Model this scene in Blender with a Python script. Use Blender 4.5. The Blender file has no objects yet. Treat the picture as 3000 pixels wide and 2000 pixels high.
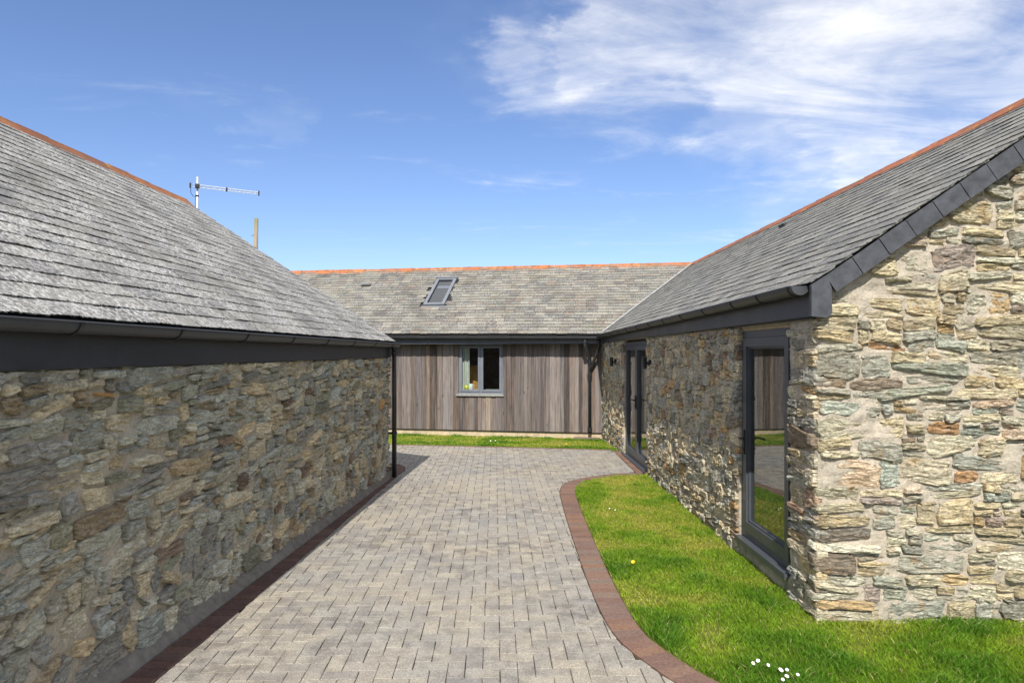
import bpy, math, random
import numpy as np
from mathutils import Vector, Matrix, noise

R = math.radians
rng = random.Random(7)
nrng = np.random.default_rng(11)
scene = bpy.context.scene
COL = scene.collection

# ------------------------------------------------------------------ camera
cam_d = bpy.data.cameras.new('camera')
cam_d.sensor_width = 36.0
cam_d.lens = 24.0
cam_d.shift_y = 0.010
cam_d.clip_start = 0.05
cam_d.clip_end = 3000
cam = bpy.data.objects.new('camera', cam_d)
cam.location = (0, 0, 1.82)
cam.rotation_euler = (R(90), 0, 0)
COL.objects.link(cam)
scene.camera = cam
CAM = Vector((0, 0, 1.82))

# ------------------------------------------------------------------ world
SUN_TO = Vector((-0.110, -1.0, 1.02)).normalized()      # direction towards the sun
sun_el = math.asin(SUN_TO.z)
world = bpy.data.worlds.new('World')
scene.world = world
world.use_nodes = True
wt = world.node_tree
wt.nodes.clear()
def wn(t, **k):
    n = wt.nodes.new(t)
    for a, b in k.items():
        setattr(n, a, b)
    return n
def wl(a, b):
    wt.links.new(a, b)
def wmath(op, a, b=None, clamp=False):
    n = wn('ShaderNodeMath', operation=op)
    n.use_clamp = clamp
    for i, v in enumerate((a, b)):
        if v is None:
            continue
        if isinstance(v, (int, float)):
            n.inputs[i].default_value = v
        else:
            wl(v, n.inputs[i])
    return n.outputs[0]
sky = wn('ShaderNodeTexSky', sky_type='NISHITA')
sky.sun_disc = False
sky.sun_elevation = sun_el
sky.sun_rotation = math.atan2(SUN_TO.x, SUN_TO.y)
sky.altitude = 0
sky.air_density = 1.0
sky.dust_density = 0.35
sky.ozone_density = 2.2
tc = wn('ShaderNodeTexCoord')
sep = wn('ShaderNodeSeparateXYZ')
wl(tc.outputs['Generated'], sep.inputs[0])
zz = wmath('ADD', wmath('MAXIMUM', sep.outputs['Z'], 0.0), 0.16)
pxn = wmath('DIVIDE', sep.outputs['X'], zz)
pyn = wmath('DIVIDE', sep.outputs['Y'], zz)
comb = wn('ShaderNodeCombineXYZ')
wl(pxn, comb.inputs[0]); wl(pyn, comb.inputs[1])
def cnoise(scale, rot, stretch, detail, rough, dist, off):
    mp = wn('ShaderNodeMapping')
    mp.inputs['Rotation'].default_value = (0, 0, R(rot))
    mp.inputs['Scale'].default_value = stretch
    mp.inputs['Location'].default_value = off
    wl(comb.outputs[0], mp.inputs[0])
    nz = wn('ShaderNodeTexNoise')
    nz.inputs['Scale'].default_value = scale
    nz.inputs['Detail'].default_value = detail
    nz.inputs['Roughness'].default_value = rough
    nz.inputs['Distortion'].default_value = dist
    wl(mp.outputs[0], nz.inputs['Vector'])
    return nz.outputs['Fac']
n_big = cnoise(1.1, 25, (1, 0.7, 1), 5, 0.55, 0.6, (3.1, 1.7, 0))
n_str = cnoise(2.3, -14, (0.40, 1.0, 1), 9, 0.62, 0.9, (0.4, 6.2, 0))
def remap(v, a, b, c=0.0, d=1.0, smooth=True):
    n = wn('ShaderNodeMapRange')
    n.interpolation_type = 'SMOOTHSTEP' if smooth else 'LINEAR'
    n.inputs['From Min'].default_value = a
    n.inputs['From Max'].default_value = b
    n.inputs['To Min'].default_value = c
    n.inputs['To Max'].default_value = d
    wl(v, n.inputs['Value'])
    return n.outputs[0]
dirn = wn('ShaderNodeVectorMath', operation='NORMALIZE')
wz = wn('ShaderNodeTexNoise')
wz.inputs['Scale'].default_value = 1.6; wz.inputs['Detail'].default_value = 6; wz.inputs['Roughness'].default_value = 0.6
wl(comb.outputs[0], wz.inputs['Vector'])
wsub = wn('ShaderNodeVectorMath', operation='SUBTRACT'); wl(wz.outputs['Color'], wsub.inputs[0]); wsub.inputs[1].default_value = (0.5, 0.5, 0.5)
wsc = wn('ShaderNodeVectorMath', operation='MULTIPLY'); wl(wsub.outputs[0], wsc.inputs[0]); wsc.inputs[1].default_value = (0.55, 0.3, 0.26)
wadd = wn('ShaderNodeVectorMath', operation='ADD'); wl(tc.outputs['Generated'], wadd.inputs[0]); wl(wsc.outputs[0], wadd.inputs[1])
wl(wadd.outputs[0], dirn.inputs[0])
# (azimuth tangent, height tangent, radius in degrees, amount): the cloud banks in the sky to the north
BANKS = [(0.165, 0.472, 3.6, 1.1), (0.34, 0.455, 9, 0.62), (0.56, 0.462, 9, 0.66),
         (0.350, 0.372, 4.2, 0.62), (0.655, 0.372, 4.4, 1.15), (0.590, 0.318, 3.2, 0.85), (0.735, 0.42, 5, 0.95),
         (-0.020, 0.437, 2.6, 0.34), (0.036, 0.432, 3.6, 0.40), (-0.005, 0.38, 6.0, 0.24), (0.10, 0.47, 10, 0.22),
         (-0.333, 0.313, 1.8, 0.33), (-0.214, 0.409, 1.6, 0.30), (-0.012, 0.241, 1.6, 0.30),
         (-0.39, 0.345, 2.0, 0.08), (-0.46, 0.378, 1.6, 0.12)]
tot = None
for ax, az, rad, amt in BANKS:
    d = Vector((ax, 1, az)).normalized()
    dp = wn('ShaderNodeVectorMath', operation='DOT_PRODUCT')
    wl(dirn.outputs[0], dp.inputs[0])
    dp.inputs[1].default_value = d
    m = remap(dp.outputs['Value'], math.cos(R(rad * 1.75)), math.cos(R(rad * 0.0)), 0, amt)
    tot = m if tot is None else wmath('ADD', tot, m)
n_fine = cnoise(7.0, -20, (0.5, 1.0, 1), 8, 0.68, 0.7, (1.9, 2.2, 0))
shape = wmath('ADD', wmath('MULTIPLY', n_str, 0.62), wmath('ADD', wmath('MULTIPLY', n_fine, 0.22), wmath('MULTIPLY', n_big, 0.16)))
up = wmath('MULTIPLY', remap(sep.outputs['Z'], 0.44, 0.62), 1.5)      # unseen cloud added overhead to fill the shade
back = wmath('MULTIPLY', remap(sep.outputs['Y'], 0.40, -0.20), 1.1)  # unseen cloud behind the camera, added as fill light
cover = wmath('MAXIMUM', wmath('MINIMUM', tot, 1.15), wmath('MAXIMUM', up, back))
field_ = wmath('ADD', wmath('MULTIPLY', wmath('SUBTRACT', shape, 0.5), 2.9), wmath('MULTIPLY', cover, 0.40))
veil = wmath('MULTIPLY', remap(wmath('ADD', n_big, wmath('MULTIPLY', cover, 0.25)), 0.5, 0.85, 0, 0.30), wmath('MINIMUM', wmath('MULTIPLY', cover, 1.6), 1.0))
dens = wmath('MINIMUM', wmath('ADD', wmath('MULTIPLY', remap(field_, 0.10, 1.0), 0.76), wmath('MULTIPLY', veil, 0.8)), 0.88)
tint = wn('ShaderNodeMix', data_type='RGBA', blend_type='MULTIPLY')
tint.inputs['Factor'].default_value = 1.0
wl(sky.outputs[0], tint.inputs['A'])
tint.inputs['B'].default_value = (0.64, 0.68, 0.82, 1)
cm = wn('ShaderNodeMix', data_type='RGBA')
wl(dens, cm.inputs['Factor'])
wl(tint.outputs['Result'], cm.inputs['A'])
cm.inputs['B'].default_value = (5.8, 5.8, 5.85, 1)
bg = wn('ShaderNodeBackground')
bg.inputs['Strength'].default_value = 0.13
wl(cm.outputs['Result'], bg.inputs['Color'])
wo = wn('ShaderNodeOutputWorld')
wl(bg.outputs[0], wo.inputs['Surface'])

# ------------------------------------------------------------------ sun
sun_d = bpy.data.lights.new('sun', 'SUN')
sun_d.energy = 3.9
sun_d.angle = R(0.53)
sun_d.color = (1.0, 0.955, 0.88)
sun = bpy.data.objects.new('sun', sun_d)
sun.rotation_euler = SUN_TO.to_track_quat('Z', 'Y').to_euler()
sun.location = (0, -6, 12)
COL.objects.link(sun)

# ------------------------------------------------------------------ exposure
scene.view_settings.view_transform = 'Standard'
scene.view_settings.look = 'None'
scene.view_settings.gamma = 1.0
scene.view_settings.exposure = 0.62
scene.view_settings.use_curve_mapping = False
scene.render.engine = 'CYCLES'
scene.cycles.use_denoising = True
scene.cycles.max_bounces = 6
scene.cycles.transparent_max_bounces = 8
scene.cycles.caustics_reflective = False
scene.cycles.caustics_refractive = False

# ================================================================== helpers
WLOC = {}
def mesh(name, verts, faces, mat, col=None, smooth=False):
    me = bpy.data.meshes.new(name)
    me.from_pydata([tuple(v) for v in verts], [], faces)
    if smooth:
        me.polygons.foreach_set('use_smooth', [True] * len(me.polygons))
    if col is not None:
        a = me.attributes.new('tint', 'FLOAT_COLOR', 'POINT')
        c = np.ones((len(me.vertices), 4), dtype=np.float32)
        c[:, :3] = np.array(col, dtype=np.float32)
        a.data.foreach_set('color', c.ravel())
    me.materials.append(mat)
    me.update()
    return me
def put(name, me, parent=None, loc=(0, 0, 0), rot=None):
    o = bpy.data.objects.new(name, me)
    COL.objects.link(o)
    loc = Vector(loc)
    WLOC[o] = loc
    if parent is not None:
        o.parent = parent
        o.location = loc - WLOC[parent]
    else:
        o.location = loc
    if rot is not None:
        o.rotation_mode = 'QUATERNION'
        o.rotation_quaternion = rot
    return o
def tag(o, label=None, cat=None, group=None, kind=None):
    if label: o['label'] = label
    if cat: o['category'] = cat
    if group: o['group'] = group
    if kind: o['kind'] = kind
    return o
def empty(name, loc):
    o = bpy.data.objects.new(name, None)
    o.empty_display_size = 0.2
    COL.objects.link(o)
    o.location = loc
    WLOC[o] = Vector(loc)
    return o
class MB:
    def __init__(s):
        s.v = []; s.f = []; s.c = []
    def add(s, verts, faces, col=None):
        b = len(s.v)
        s.v.extend([Vector(v) for v in verts])
        s.f.extend([tuple(i + b for i in f) for f in faces])
        s.c.extend(col if isinstance(col, list) else [col if col is not None else (1, 1, 1)] * len(verts))
        return s
    def box(s, o, ax, lo, hi, col=None):
        """box in frame o + ax(3 vectors) between corner coords lo, hi"""
        vs = []
        for k in (lo[2], hi[2]):
            for (i, j) in ((lo[0], lo[1]), (hi[0], lo[1]), (hi[0], hi[1]), (lo[0], hi[1])):
                vs.append(Vector(o) + ax[0] * i + ax[1] * j + ax[2] * k)
        fs = [(0, 3, 2, 1), (4, 5, 6, 7), (0, 1, 5, 4), (1, 2, 6, 5), (2, 3, 7, 6), (3, 0, 4, 7)]
        if ax[0].cross(ax[1]).dot(ax[2]) < 0:
            fs = [tuple(reversed(f)) for f in fs]
        return s.add(vs, fs, col)
    def tube(s, pts, r, n=10, cap=True, col=None):
        pts = [Vector(p) for p in pts]
        rs = r if isinstance(r, (list, tuple)) else [r] * len(pts)
        vs = []; fs = []
        up = None
        for i, p in enumerate(pts):
            if i == 0: d = pts[1] - p
            elif i == len(pts) - 1: d = p - pts[i - 1]
            else: d = (pts[i + 1] - p).normalized() + (p - pts[i - 1]).normalized()
            d.normalize()
            if up is None:
                up = Vector((0, 0, 1)) if abs(d.z) < 0.9 else Vector((1, 0, 0))
            a = d.cross(up).normalized()
            up = a.cross(d).normalized()
            for k in range(n):
                t = 2 * math.pi * k / n
                vs.append(p + (a * math.cos(t) + up * math.sin(t)) * rs[i])
        for i in range(len(pts) - 1):
            for k in range(n):
                k2 = (k + 1) % n
                fs.append((i * n + k, i * n + k2, (i + 1) * n + k2, (i + 1) * n + k))
        if cap:
            fs.append(tuple(range(n - 1, -1, -1)))
            fs.append(tuple(range((len(pts) - 1) * n, len(pts) * n)))
        return s.add(vs, fs, col)
    def obj(s, name, mat, parent=None, smooth=False, loc=None, usecol=False):
        arr = np.array([tuple(v) for v in s.v])
        if loc is None:
            loc = (arr[:, 0].mean(), arr[:, 1].mean(), arr[:, 2].min())
        loc = Vector(loc)
        arr = arr - np.array(tuple(loc))
        me = mesh(name, arr.tolist(), s.f, mat, s.c if usecol else None, smooth)
        return put(name, me, parent, loc)
class Frame:
    def __init__(s, o, u, v, n):
        s.o = Vector(o); s.u = Vector(u).normalized(); s.v = Vector(v).normalized(); s.n = Vector(n).normalized()
        s.ax = (s.u, s.v, s.n)
    def p(s, a, b, c=0.0):
        return s.o + s.u * a + s.v * b + s.n * c
def proj(p):
    d = p[1]
    if d < 0.3:
        return None
    return (1500 + p[0] / d * 2000, 1030 - (p[2] - 1.82) / d * 2000, d)
def inview(p, m=60):
    q = proj(p)
    return q is not None and -m < q[0] < 3000 + m and -m < q[1] < 2000 + m
def fbm(x, y, z=0.0, o=3):
    return noise.fractal(Vector((x, y, z)), 0.9, 2.0, o)
def jit(c, a):
    k = 1 + rng.uniform(-a, a)
    w_ = rng.uniform(-a, a) * 0.18
    return (c[0] * k * (1 + w_), c[1] * k, c[2] * k * (1 - w_))

# ================================================================== materials
class NT:
    def __init__(s, name):
        s.m = bpy.data.materials.new(name)
        s.m.use_nodes = True
        s.t = s.m.node_tree
        s.b = s.t.nodes['Principled BSDF']
        s.geo = None
    def n(s, t, **k):
        x = s.t.nodes.new(t)
        for a, b in k.items():
            setattr(x, a, b)
        return x
    def l(s, a, b):
        s.t.links.new(a, b)
    def pos(s):
        if s.geo is None:
            s.geo = s.n('ShaderNodeNewGeometry')
        return s.geo.outputs['Position']
    def mapping(s, scale=(1, 1, 1), rot=(0, 0, 0), src=None):
        m = s.n('ShaderNodeMapping')
        m.inputs['Scale'].default_value = scale
        m.inputs['Rotation'].default_value = rot
        s.l(src if src is not None else s.pos(), m.inputs[0])
        return m.outputs[0]
    def noise(s, scale, detail=4, rough=0.55, vec=None, dist=0.0):
        x = s.n('ShaderNodeTexNoise')
        x.inputs['Scale'].default_value = scale
        x.inputs['Detail'].default_value = detail
        x.inputs['Roughness'].default_value = rough
        x.inputs['Distortion'].default_value = dist
        s.l(vec if vec is not None else s.pos(), x.inputs['Vector'])
        return x.outputs['Fac']
    def voro(s, scale, vec=None, feature='F1'):
        x = s.n('ShaderNodeTexVoronoi', feature=feature)
        x.inputs['Scale'].default_value = scale
        s.l(vec if vec is not None else s.pos(), x.inputs['Vector'])
        return x
    def mr(s, v, a, b, c=0.0, d=1.0):
        x = s.n('ShaderNodeMapRange')
        for k, q in zip(('From Min', 'From Max', 'To Min', 'To Max'), (a, b, c, d)):
            x.inputs[k].default_value = q
        s.l(v, x.inputs['Value'])
        return x.outputs[0]
    def math(s, op, a, b=None):
        x = s.n('ShaderNodeMath', operation=op)
        for i, v in enumerate((a, b)):
            if v is None: continue
            if isinstance(v, (int, float)): x.inputs[i].default_value = v
            else: s.l(v, x.inputs[i])
        return x.outputs[0]
    def mix(s, fac, a, b, blend='MIX'):
        x = s.n('ShaderNodeMix', data_type='RGBA', blend_type=blend)
        for k, v in (('Factor', fac), ('A', a), ('B', b)):
            if isinstance(v, (int, float)): x.inputs[k].default_value = v
            elif isinstance(v, tuple): x.inputs[k].default_value = (*v, 1)
            else: s.l(v, x.inputs[k])
        return x.outputs['Result']
    def val(s, v):
        """grey colour from a value"""
        x = s.n('ShaderNodeCombineColor')
        for i in range(3): s.l(v, x.inputs[i])
        return x.outputs[0]
    def attr(s, name='tint'):
        x = s.n('ShaderNodeAttribute')
        x.attribute_name = name
        return x.outputs['Color']
    def bump(s, h, strength=0.5, dist=0.01, prev=None):
        x = s.n('ShaderNodeBump')
        x.inputs['Strength'].default_value = strength
        x.inputs['Distance'].default_value = dist
        s.l(h, x.inputs['Height'])
        if prev is not None: s.l(prev, x.inputs['Normal'])
        return x.outputs[0]
    def out(s, color=None, rough=0.8, normal=None, spec=0.3, metal=0.0):
        if color is not None:
            if isinstance(color, tuple): s.b.inputs['Base Color'].default_value = (*color, 1)
            else: s.l(color, s.b.inputs['Base Color'])
        if isinstance(rough, (int, float)): s.b.inputs['Roughness'].default_value = rough
        else: s.l(rough, s.b.inputs['Roughness'])
        s.b.inputs['Specular IOR Level'].default_value = spec
        s.b.inputs['Metallic'].default_value = metal
        if normal is not None: s.l(normal, s.b.inputs['Normal'])
        return s.m

def m_stone(name, strata=(6, 6, 34), rust=0.5, lich=0.3, bluef=0.25, crk=0.3, bmp=0.6, lo=0.68, hi_=1.5):
    t = NT(name)
    base = t.attr()
    # cleavage streaks along the bedding, open cracks, mineral mottling, iron staining, lichen
    warpv = t.n('ShaderNodeVectorMath', operation='ADD')
    wn_ = t.n('ShaderNodeTexNoise'); wn_.inputs['Scale'].default_value = 5.0
    t.l(t.pos(), wn_.inputs['Vector'])
    sc_ = t.n('ShaderNodeVectorMath', operation='SCALE'); sc_.inputs['Scale'].default_value = 0.07
    t.l(wn_.outputs['Color'], sc_.inputs[0])
    t.l(t.pos(), warpv.inputs[0]); t.l(sc_.outputs[0], warpv.inputs[1])
    sv = t.mapping(strata, src=warpv.outputs[0])
    st = t.noise(3.2, 8, 0.70, sv, 0.4)
    cr = t.math('ABSOLUTE', t.math('SUBTRACT', t.noise(1.5, 5, 0.55, sv, 0.3), 0.5))
    crack = t.mr(cr, 0.006, 0.035, 1.0, 0.0)
    mot = t.noise(9, 6, 0.65)
    fine = t.noise(60, 5, 0.75)
    c = t.mix(1.0, base, t.val(t.mr(st, 0.3, 0.72, lo, hi_)), 'MULTIPLY')
    c = t.mix(0.85, c, t.val(t.mr(fine, 0.3, 0.7, 0.62, 1.45)), 'MULTIPLY')
    c = t.mix(t.mr(mot, 0.56, 0.74, 0, rust), c, (0.42, 0.235, 0.085))
    pale = t.noise(14, 5, 0.7)
    c = t.mix(t.mr(pale, 0.58, 0.76, 0, lich), c, (0.60, 0.57, 0.48))
    blue = t.noise(5.5, 4, 0.6, t.mapping((1, 1, 1.6)))
    c = t.mix(t.mr(blue, 0.55, 0.75, 0, bluef), c, (0.29, 0.32, 0.30))
    c = t.mix(t.math('MULTIPLY', crack, crk), c, (0.07, 0.055, 0.04))
    h = t.math('ADD', t.math('MULTIPLY', st, 1.0), t.math('MULTIPLY', fine, 0.4))
    h = t.math('SUBTRACT', h, t.math('MULTIPLY', crack, 0.5))
    nb = t.bump(h, bmp, 0.020)
    return t.out(c, 0.88, nb, 0.22)
def m_mortar(name, col, dark):
    t = NT(name)
    a = t.noise(5, 5, 0.6)
    b = t.noise(60, 5, 0.75)
    c = t.mix(t.mr(a, 0.35, 0.68), dark, col)
    c = t.mix(0.8, c, t.val(t.mr(b, 0.25, 0.75, 0.6, 1.4)), 'MULTIPLY')
    nb = t.bump(t.math('ADD', b, t.math('MULTIPLY', t.noise(22, 4, 0.6), 1.2)), 0.7, 0.012)
    return t.out(c, 0.95, nb, 0.15)
def m_slate(name, lich, darkc, streak, amt, rotz):
    """streaks run down the slope"""
    t = NT(name)
    base = t.attr()
    sv = t.mapping(streak, (0, 0, rotz))
    st = t.noise(4.0, 7, 0.7, sv, 0.3)
    a = t.noise(2.2, 5, 0.6)
    f = t.noise(38, 6, 0.75)
    sp = t.noise(95, 3, 0.7)
    c = t.mix(0.8, base, t.val(t.mr(st, 0.3, 0.7, 0.48, 1.6)), 'MULTIPLY')
    c = t.mix(t.math('MULTIPLY', t.mr(f, 0.47, 0.56), t.mr(a, 0.34, 0.62, 0.15, amt)), c, lich)
    c = t.mix(t.mr(t.noise(6.5, 5, 0.65, sv), 0.55, 0.68, 0, 0.7), c, darkc)
    c = t.mix(0.55, c, t.val(t.mr(sp, 0.3, 0.7, 0.6, 1.4)), 'MULTIPLY')
    ol = t.noise(3.1, 6, 0.8)
    c = t.mix(t.mr(ol, 0.655, 0.74, 0, 0.35), c, (0.30, 0.22, 0.10))
    nb = t.bump(t.math('ADD', st, t.math('MULTIPLY', f, 0.8)), 0.4, 0.006)
    return t.out(c, 0.82, nb, 0.18)
def m_terracotta():
    t = NT('terracotta')
    a = t.noise(7, 5, 0.65)
    f = t.noise(45, 4, 0.7)
    c = t.mix(1.0, t.attr(), t.val(t.mr(f, 0.3, 0.7, 0.7, 1.3)), 'MULTIPLY')
    c = t.mix(t.mr(a, 0.46, 0.66, 0, 0.75), c, (0.16, 0.075, 0.042))
    c = t.mix(t.mr(t.noise(5, 6, 0.75), 0.60, 0.66, 0, 0.75), c, (0.60, 0.30, 0.035))
    return t.out(c, 0.85, t.bump(f, 0.35, 0.006), 0.25)
def m_paint(name, col, rough, dirt=0.25):
    t = NT(name)
    a = t.noise(3.0, 6, 0.65)
    b = t.noise(30, 4, 0.7, t.mapping((1, 1, 0.25)))
    c = t.mix(t.mr(a, 0.4, 0.75, 0, dirt), col, tuple(min(1, x * 1.9 + 0.025) for x in col))
    c = t.mix(0.35, c, t.val(t.mr(b, 0.3, 0.7, 0.75, 1.25)), 'MULTIPLY')
    return t.out(c, t.mr(a, 0.3, 0.7, rough * 0.85, rough * 1.2), t.bump(b, 0.08, 0.003), 0.4)
def m_wood_clad():
    t = NT('weathered_cladding')
    base = t.attr()
    gv = t.mapping((34, 34, 1.1))
    g = t.noise(2.4, 8, 0.66, gv, 0.6)
    g2 = t.noise(1.0, 5, 0.6, t.mapping((13, 13, 0.7)), 0.8)
    k = t.voro(2.1, t.mapping((3.2, 3.2, 1.0)))
    c = t.mix(1.0, base, t.val(t.mr(g, 0.28, 0.72, 0.40, 1.62)), 'MULTIPLY')
    c = t.mix(t.mr(g2, 0.5, 0.70, 0, 0.6), c, (0.28, 0.235, 0.205))
    c = t.mix(t.mr(g2, 0.28, 0.44, 0.55, 0), c, (0.115, 0.085, 0.075))
    c = t.mix(t.mr(t.noise(0.9, 4, 0.6, t.mapping((4, 4, 1.2))), 0.58, 0.72, 0, 0.55), c, (0.165, 0.10, 0.068))
    c = t.mix(t.mr(k.outputs['Distance'], 0.045, 0.10, 0.85, 0), c, (0.045, 0.035, 0.03))
    return t.out(c, 0.85, t.bump(g, 0.5, 0.004), 0.2)
def m_paver():
    t = NT('concrete_paver')
    base = t.attr()
    ag = t.noise(150, 3, 0.8)
    ag2 = t.voro(120).outputs['Distance']
    a = t.noise(0.75, 5, 0.6)
    m = t.noise(6.5, 6, 0.7)
    c = t.mix(t.mr(a, 0.36, 0.62), base, t.mix(1.0, base, (1.12, 1.06, 0.95), 'MULTIPLY'))
    dm = t.math('MULTIPLY', t.mr(m, 0.43, 0.60), t.mr(t.noise(0.6, 5, 0.6), 0.38, 0.58, 0.22, 1.0))
    c = t.mix(dm, c, t.mix(1.0, c, (0.56, 0.555, 0.57), 'MULTIPLY'))
    c = t.mix(0.95, c, t.val(t.mr(ag, 0.28, 0.72, 0.30, 1.72)), 'MULTIPLY')
    c = t.mix(t.mr(ag2, 0.30, 0.50, 0, 0.35), c, (0.12, 0.115, 0.11))
    c = t.mix(t.mr(t.noise(3.3, 6, 0.75), 0.66, 0.72, 0, 0.5), c, (0.42, 0.37, 0.20))
    return t.out(c, 0.92, t.bump(ag, 0.55, 0.004), 0.2)
def m_edging():
    t = NT('brown_edging_brick')
    base = t.attr()
    f = t.noise(55, 5, 0.75)
    a = t.noise(4, 5, 0.6)
    c = t.mix(1.0, base, t.val(t.mr(f, 0.3, 0.7, 0.65, 1.35)), 'MULTIPLY')
    c = t.mix(t.mr(a, 0.5, 0.72, 0, 0.5), c, (0.21, 0.145, 0.11))
    c = t.mix(t.mr(t.noise(19, 4, 0.7), 0.62, 0.72, 0, 0.45), c, (0.055, 0.045, 0.04))
    return t.out(c, 0.9, t.bump(f, 0.4, 0.004), 0.2)
def m_simple(name, col, rough=0.7, var=0.25, scale=20, spec=0.3, metal=0.0, bump=0.2):
    t = NT(name)
    a = t.noise(scale, 5, 0.65)
    c = t.mix(1.0, col, t.val(t.mr(a, 0.3, 0.7, 1 - var, 1 + var)), 'MULTIPLY')
    return t.out(c, rough, t.bump(a, bump, 0.004), spec, metal)
def m_joint():
    t = NT('mossy_joint_sand')
    a = t.noise(2.6, 5, 0.7)
    c = t.mix(t.mr(a, 0.52, 0.66), (0.055, 0.048, 0.038), (0.085, 0.105, 0.026))
    c = t.mix(t.mr(t.noise(1.1, 3, 0.6), 0.55, 0.7, 0, 0.6), c, (0.26, 0.23, 0.18))
    return t.out(c, 0.95, t.bump(t.noise(90, 3, 0.7), 0.6, 0.006), 0.1)
def m_soil():
    t = NT('lawn_thatch')
    a = t.noise(3, 6, 0.7)
    b = t.noise(40, 5, 0.75)
    c = t.mix(t.mr(a, 0.4, 0.66), (0.09, 0.13, 0.02), (0.20, 0.20, 0.05))
    c = t.mix(0.9, c, t.val(t.mr(b, 0.3, 0.7, 0.5, 1.5)), 'MULTIPLY')
    return t.out(c, 0.95, t.bump(b, 0.8, 0.02), 0.1)
def m_grass():
    t = NT('grass_blade')
    c = t.mix(1.0, t.attr(), t.val(t.mr(t.noise(25, 3, 0.6), 0.3, 0.7, 0.75, 1.25)), 'MULTIPLY')
    t.out(c, 0.55, None, 0.35)
    tr = t.n('ShaderNodeBsdfTranslucent')
    t.l(c, tr.inputs['Color'])
    mx = t.n('ShaderNodeMixShader')
    mx.inputs[0].default_value = 0.38
    t.l(t.b.outputs[0], mx.inputs[1]); t.l(tr.outputs[0], mx.inputs[2])
    o = [x for x in t.t.nodes if x.type == 'OUTPUT_MATERIAL'][0]
    t.l(mx.outputs[0], o.inputs['Surface'])
    return t.m
def m_glass(name, ior=1.9, tintc=(0.82, 0.86, 0.85)):
    t = NT(name)
    fr = t.n('ShaderNodeFresnel')
    fr.inputs['IOR'].default_value = ior
    wob = t.bump(t.noise(1.4, 2, 0.5), 0.03, 0.02)
    tr = t.n('ShaderNodeBsdfTransparent')
    tr.inputs['Color'].default_value = (*tintc, 1)
    gl = t.n('ShaderNodeBsdfGlossy')
    gl.inputs['Roughness'].default_value = 0.0
    gl.inputs['Color'].default_value = (0.95, 0.97, 0.98, 1)
    t.l(wob, gl.inputs['Normal'])
    t.pos()
    ff = t.math('MULTIPLY', fr.outputs[0], t.math('SUBTRACT', 1.0, t.geo.outputs['Backfacing']))
    mx = t.n('ShaderNodeMixShader')
    t.l(ff, mx.inputs[0]); t.l(tr.outputs[0], mx.inputs[1]); t.l(gl.outputs[0], mx.inputs[2])
    o = [x for x in t.t.nodes if x.type == 'OUTPUT_MATERIAL'][0]
    t.l(mx.outputs[0], o.inputs['Surface'])
    return t.m

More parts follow.
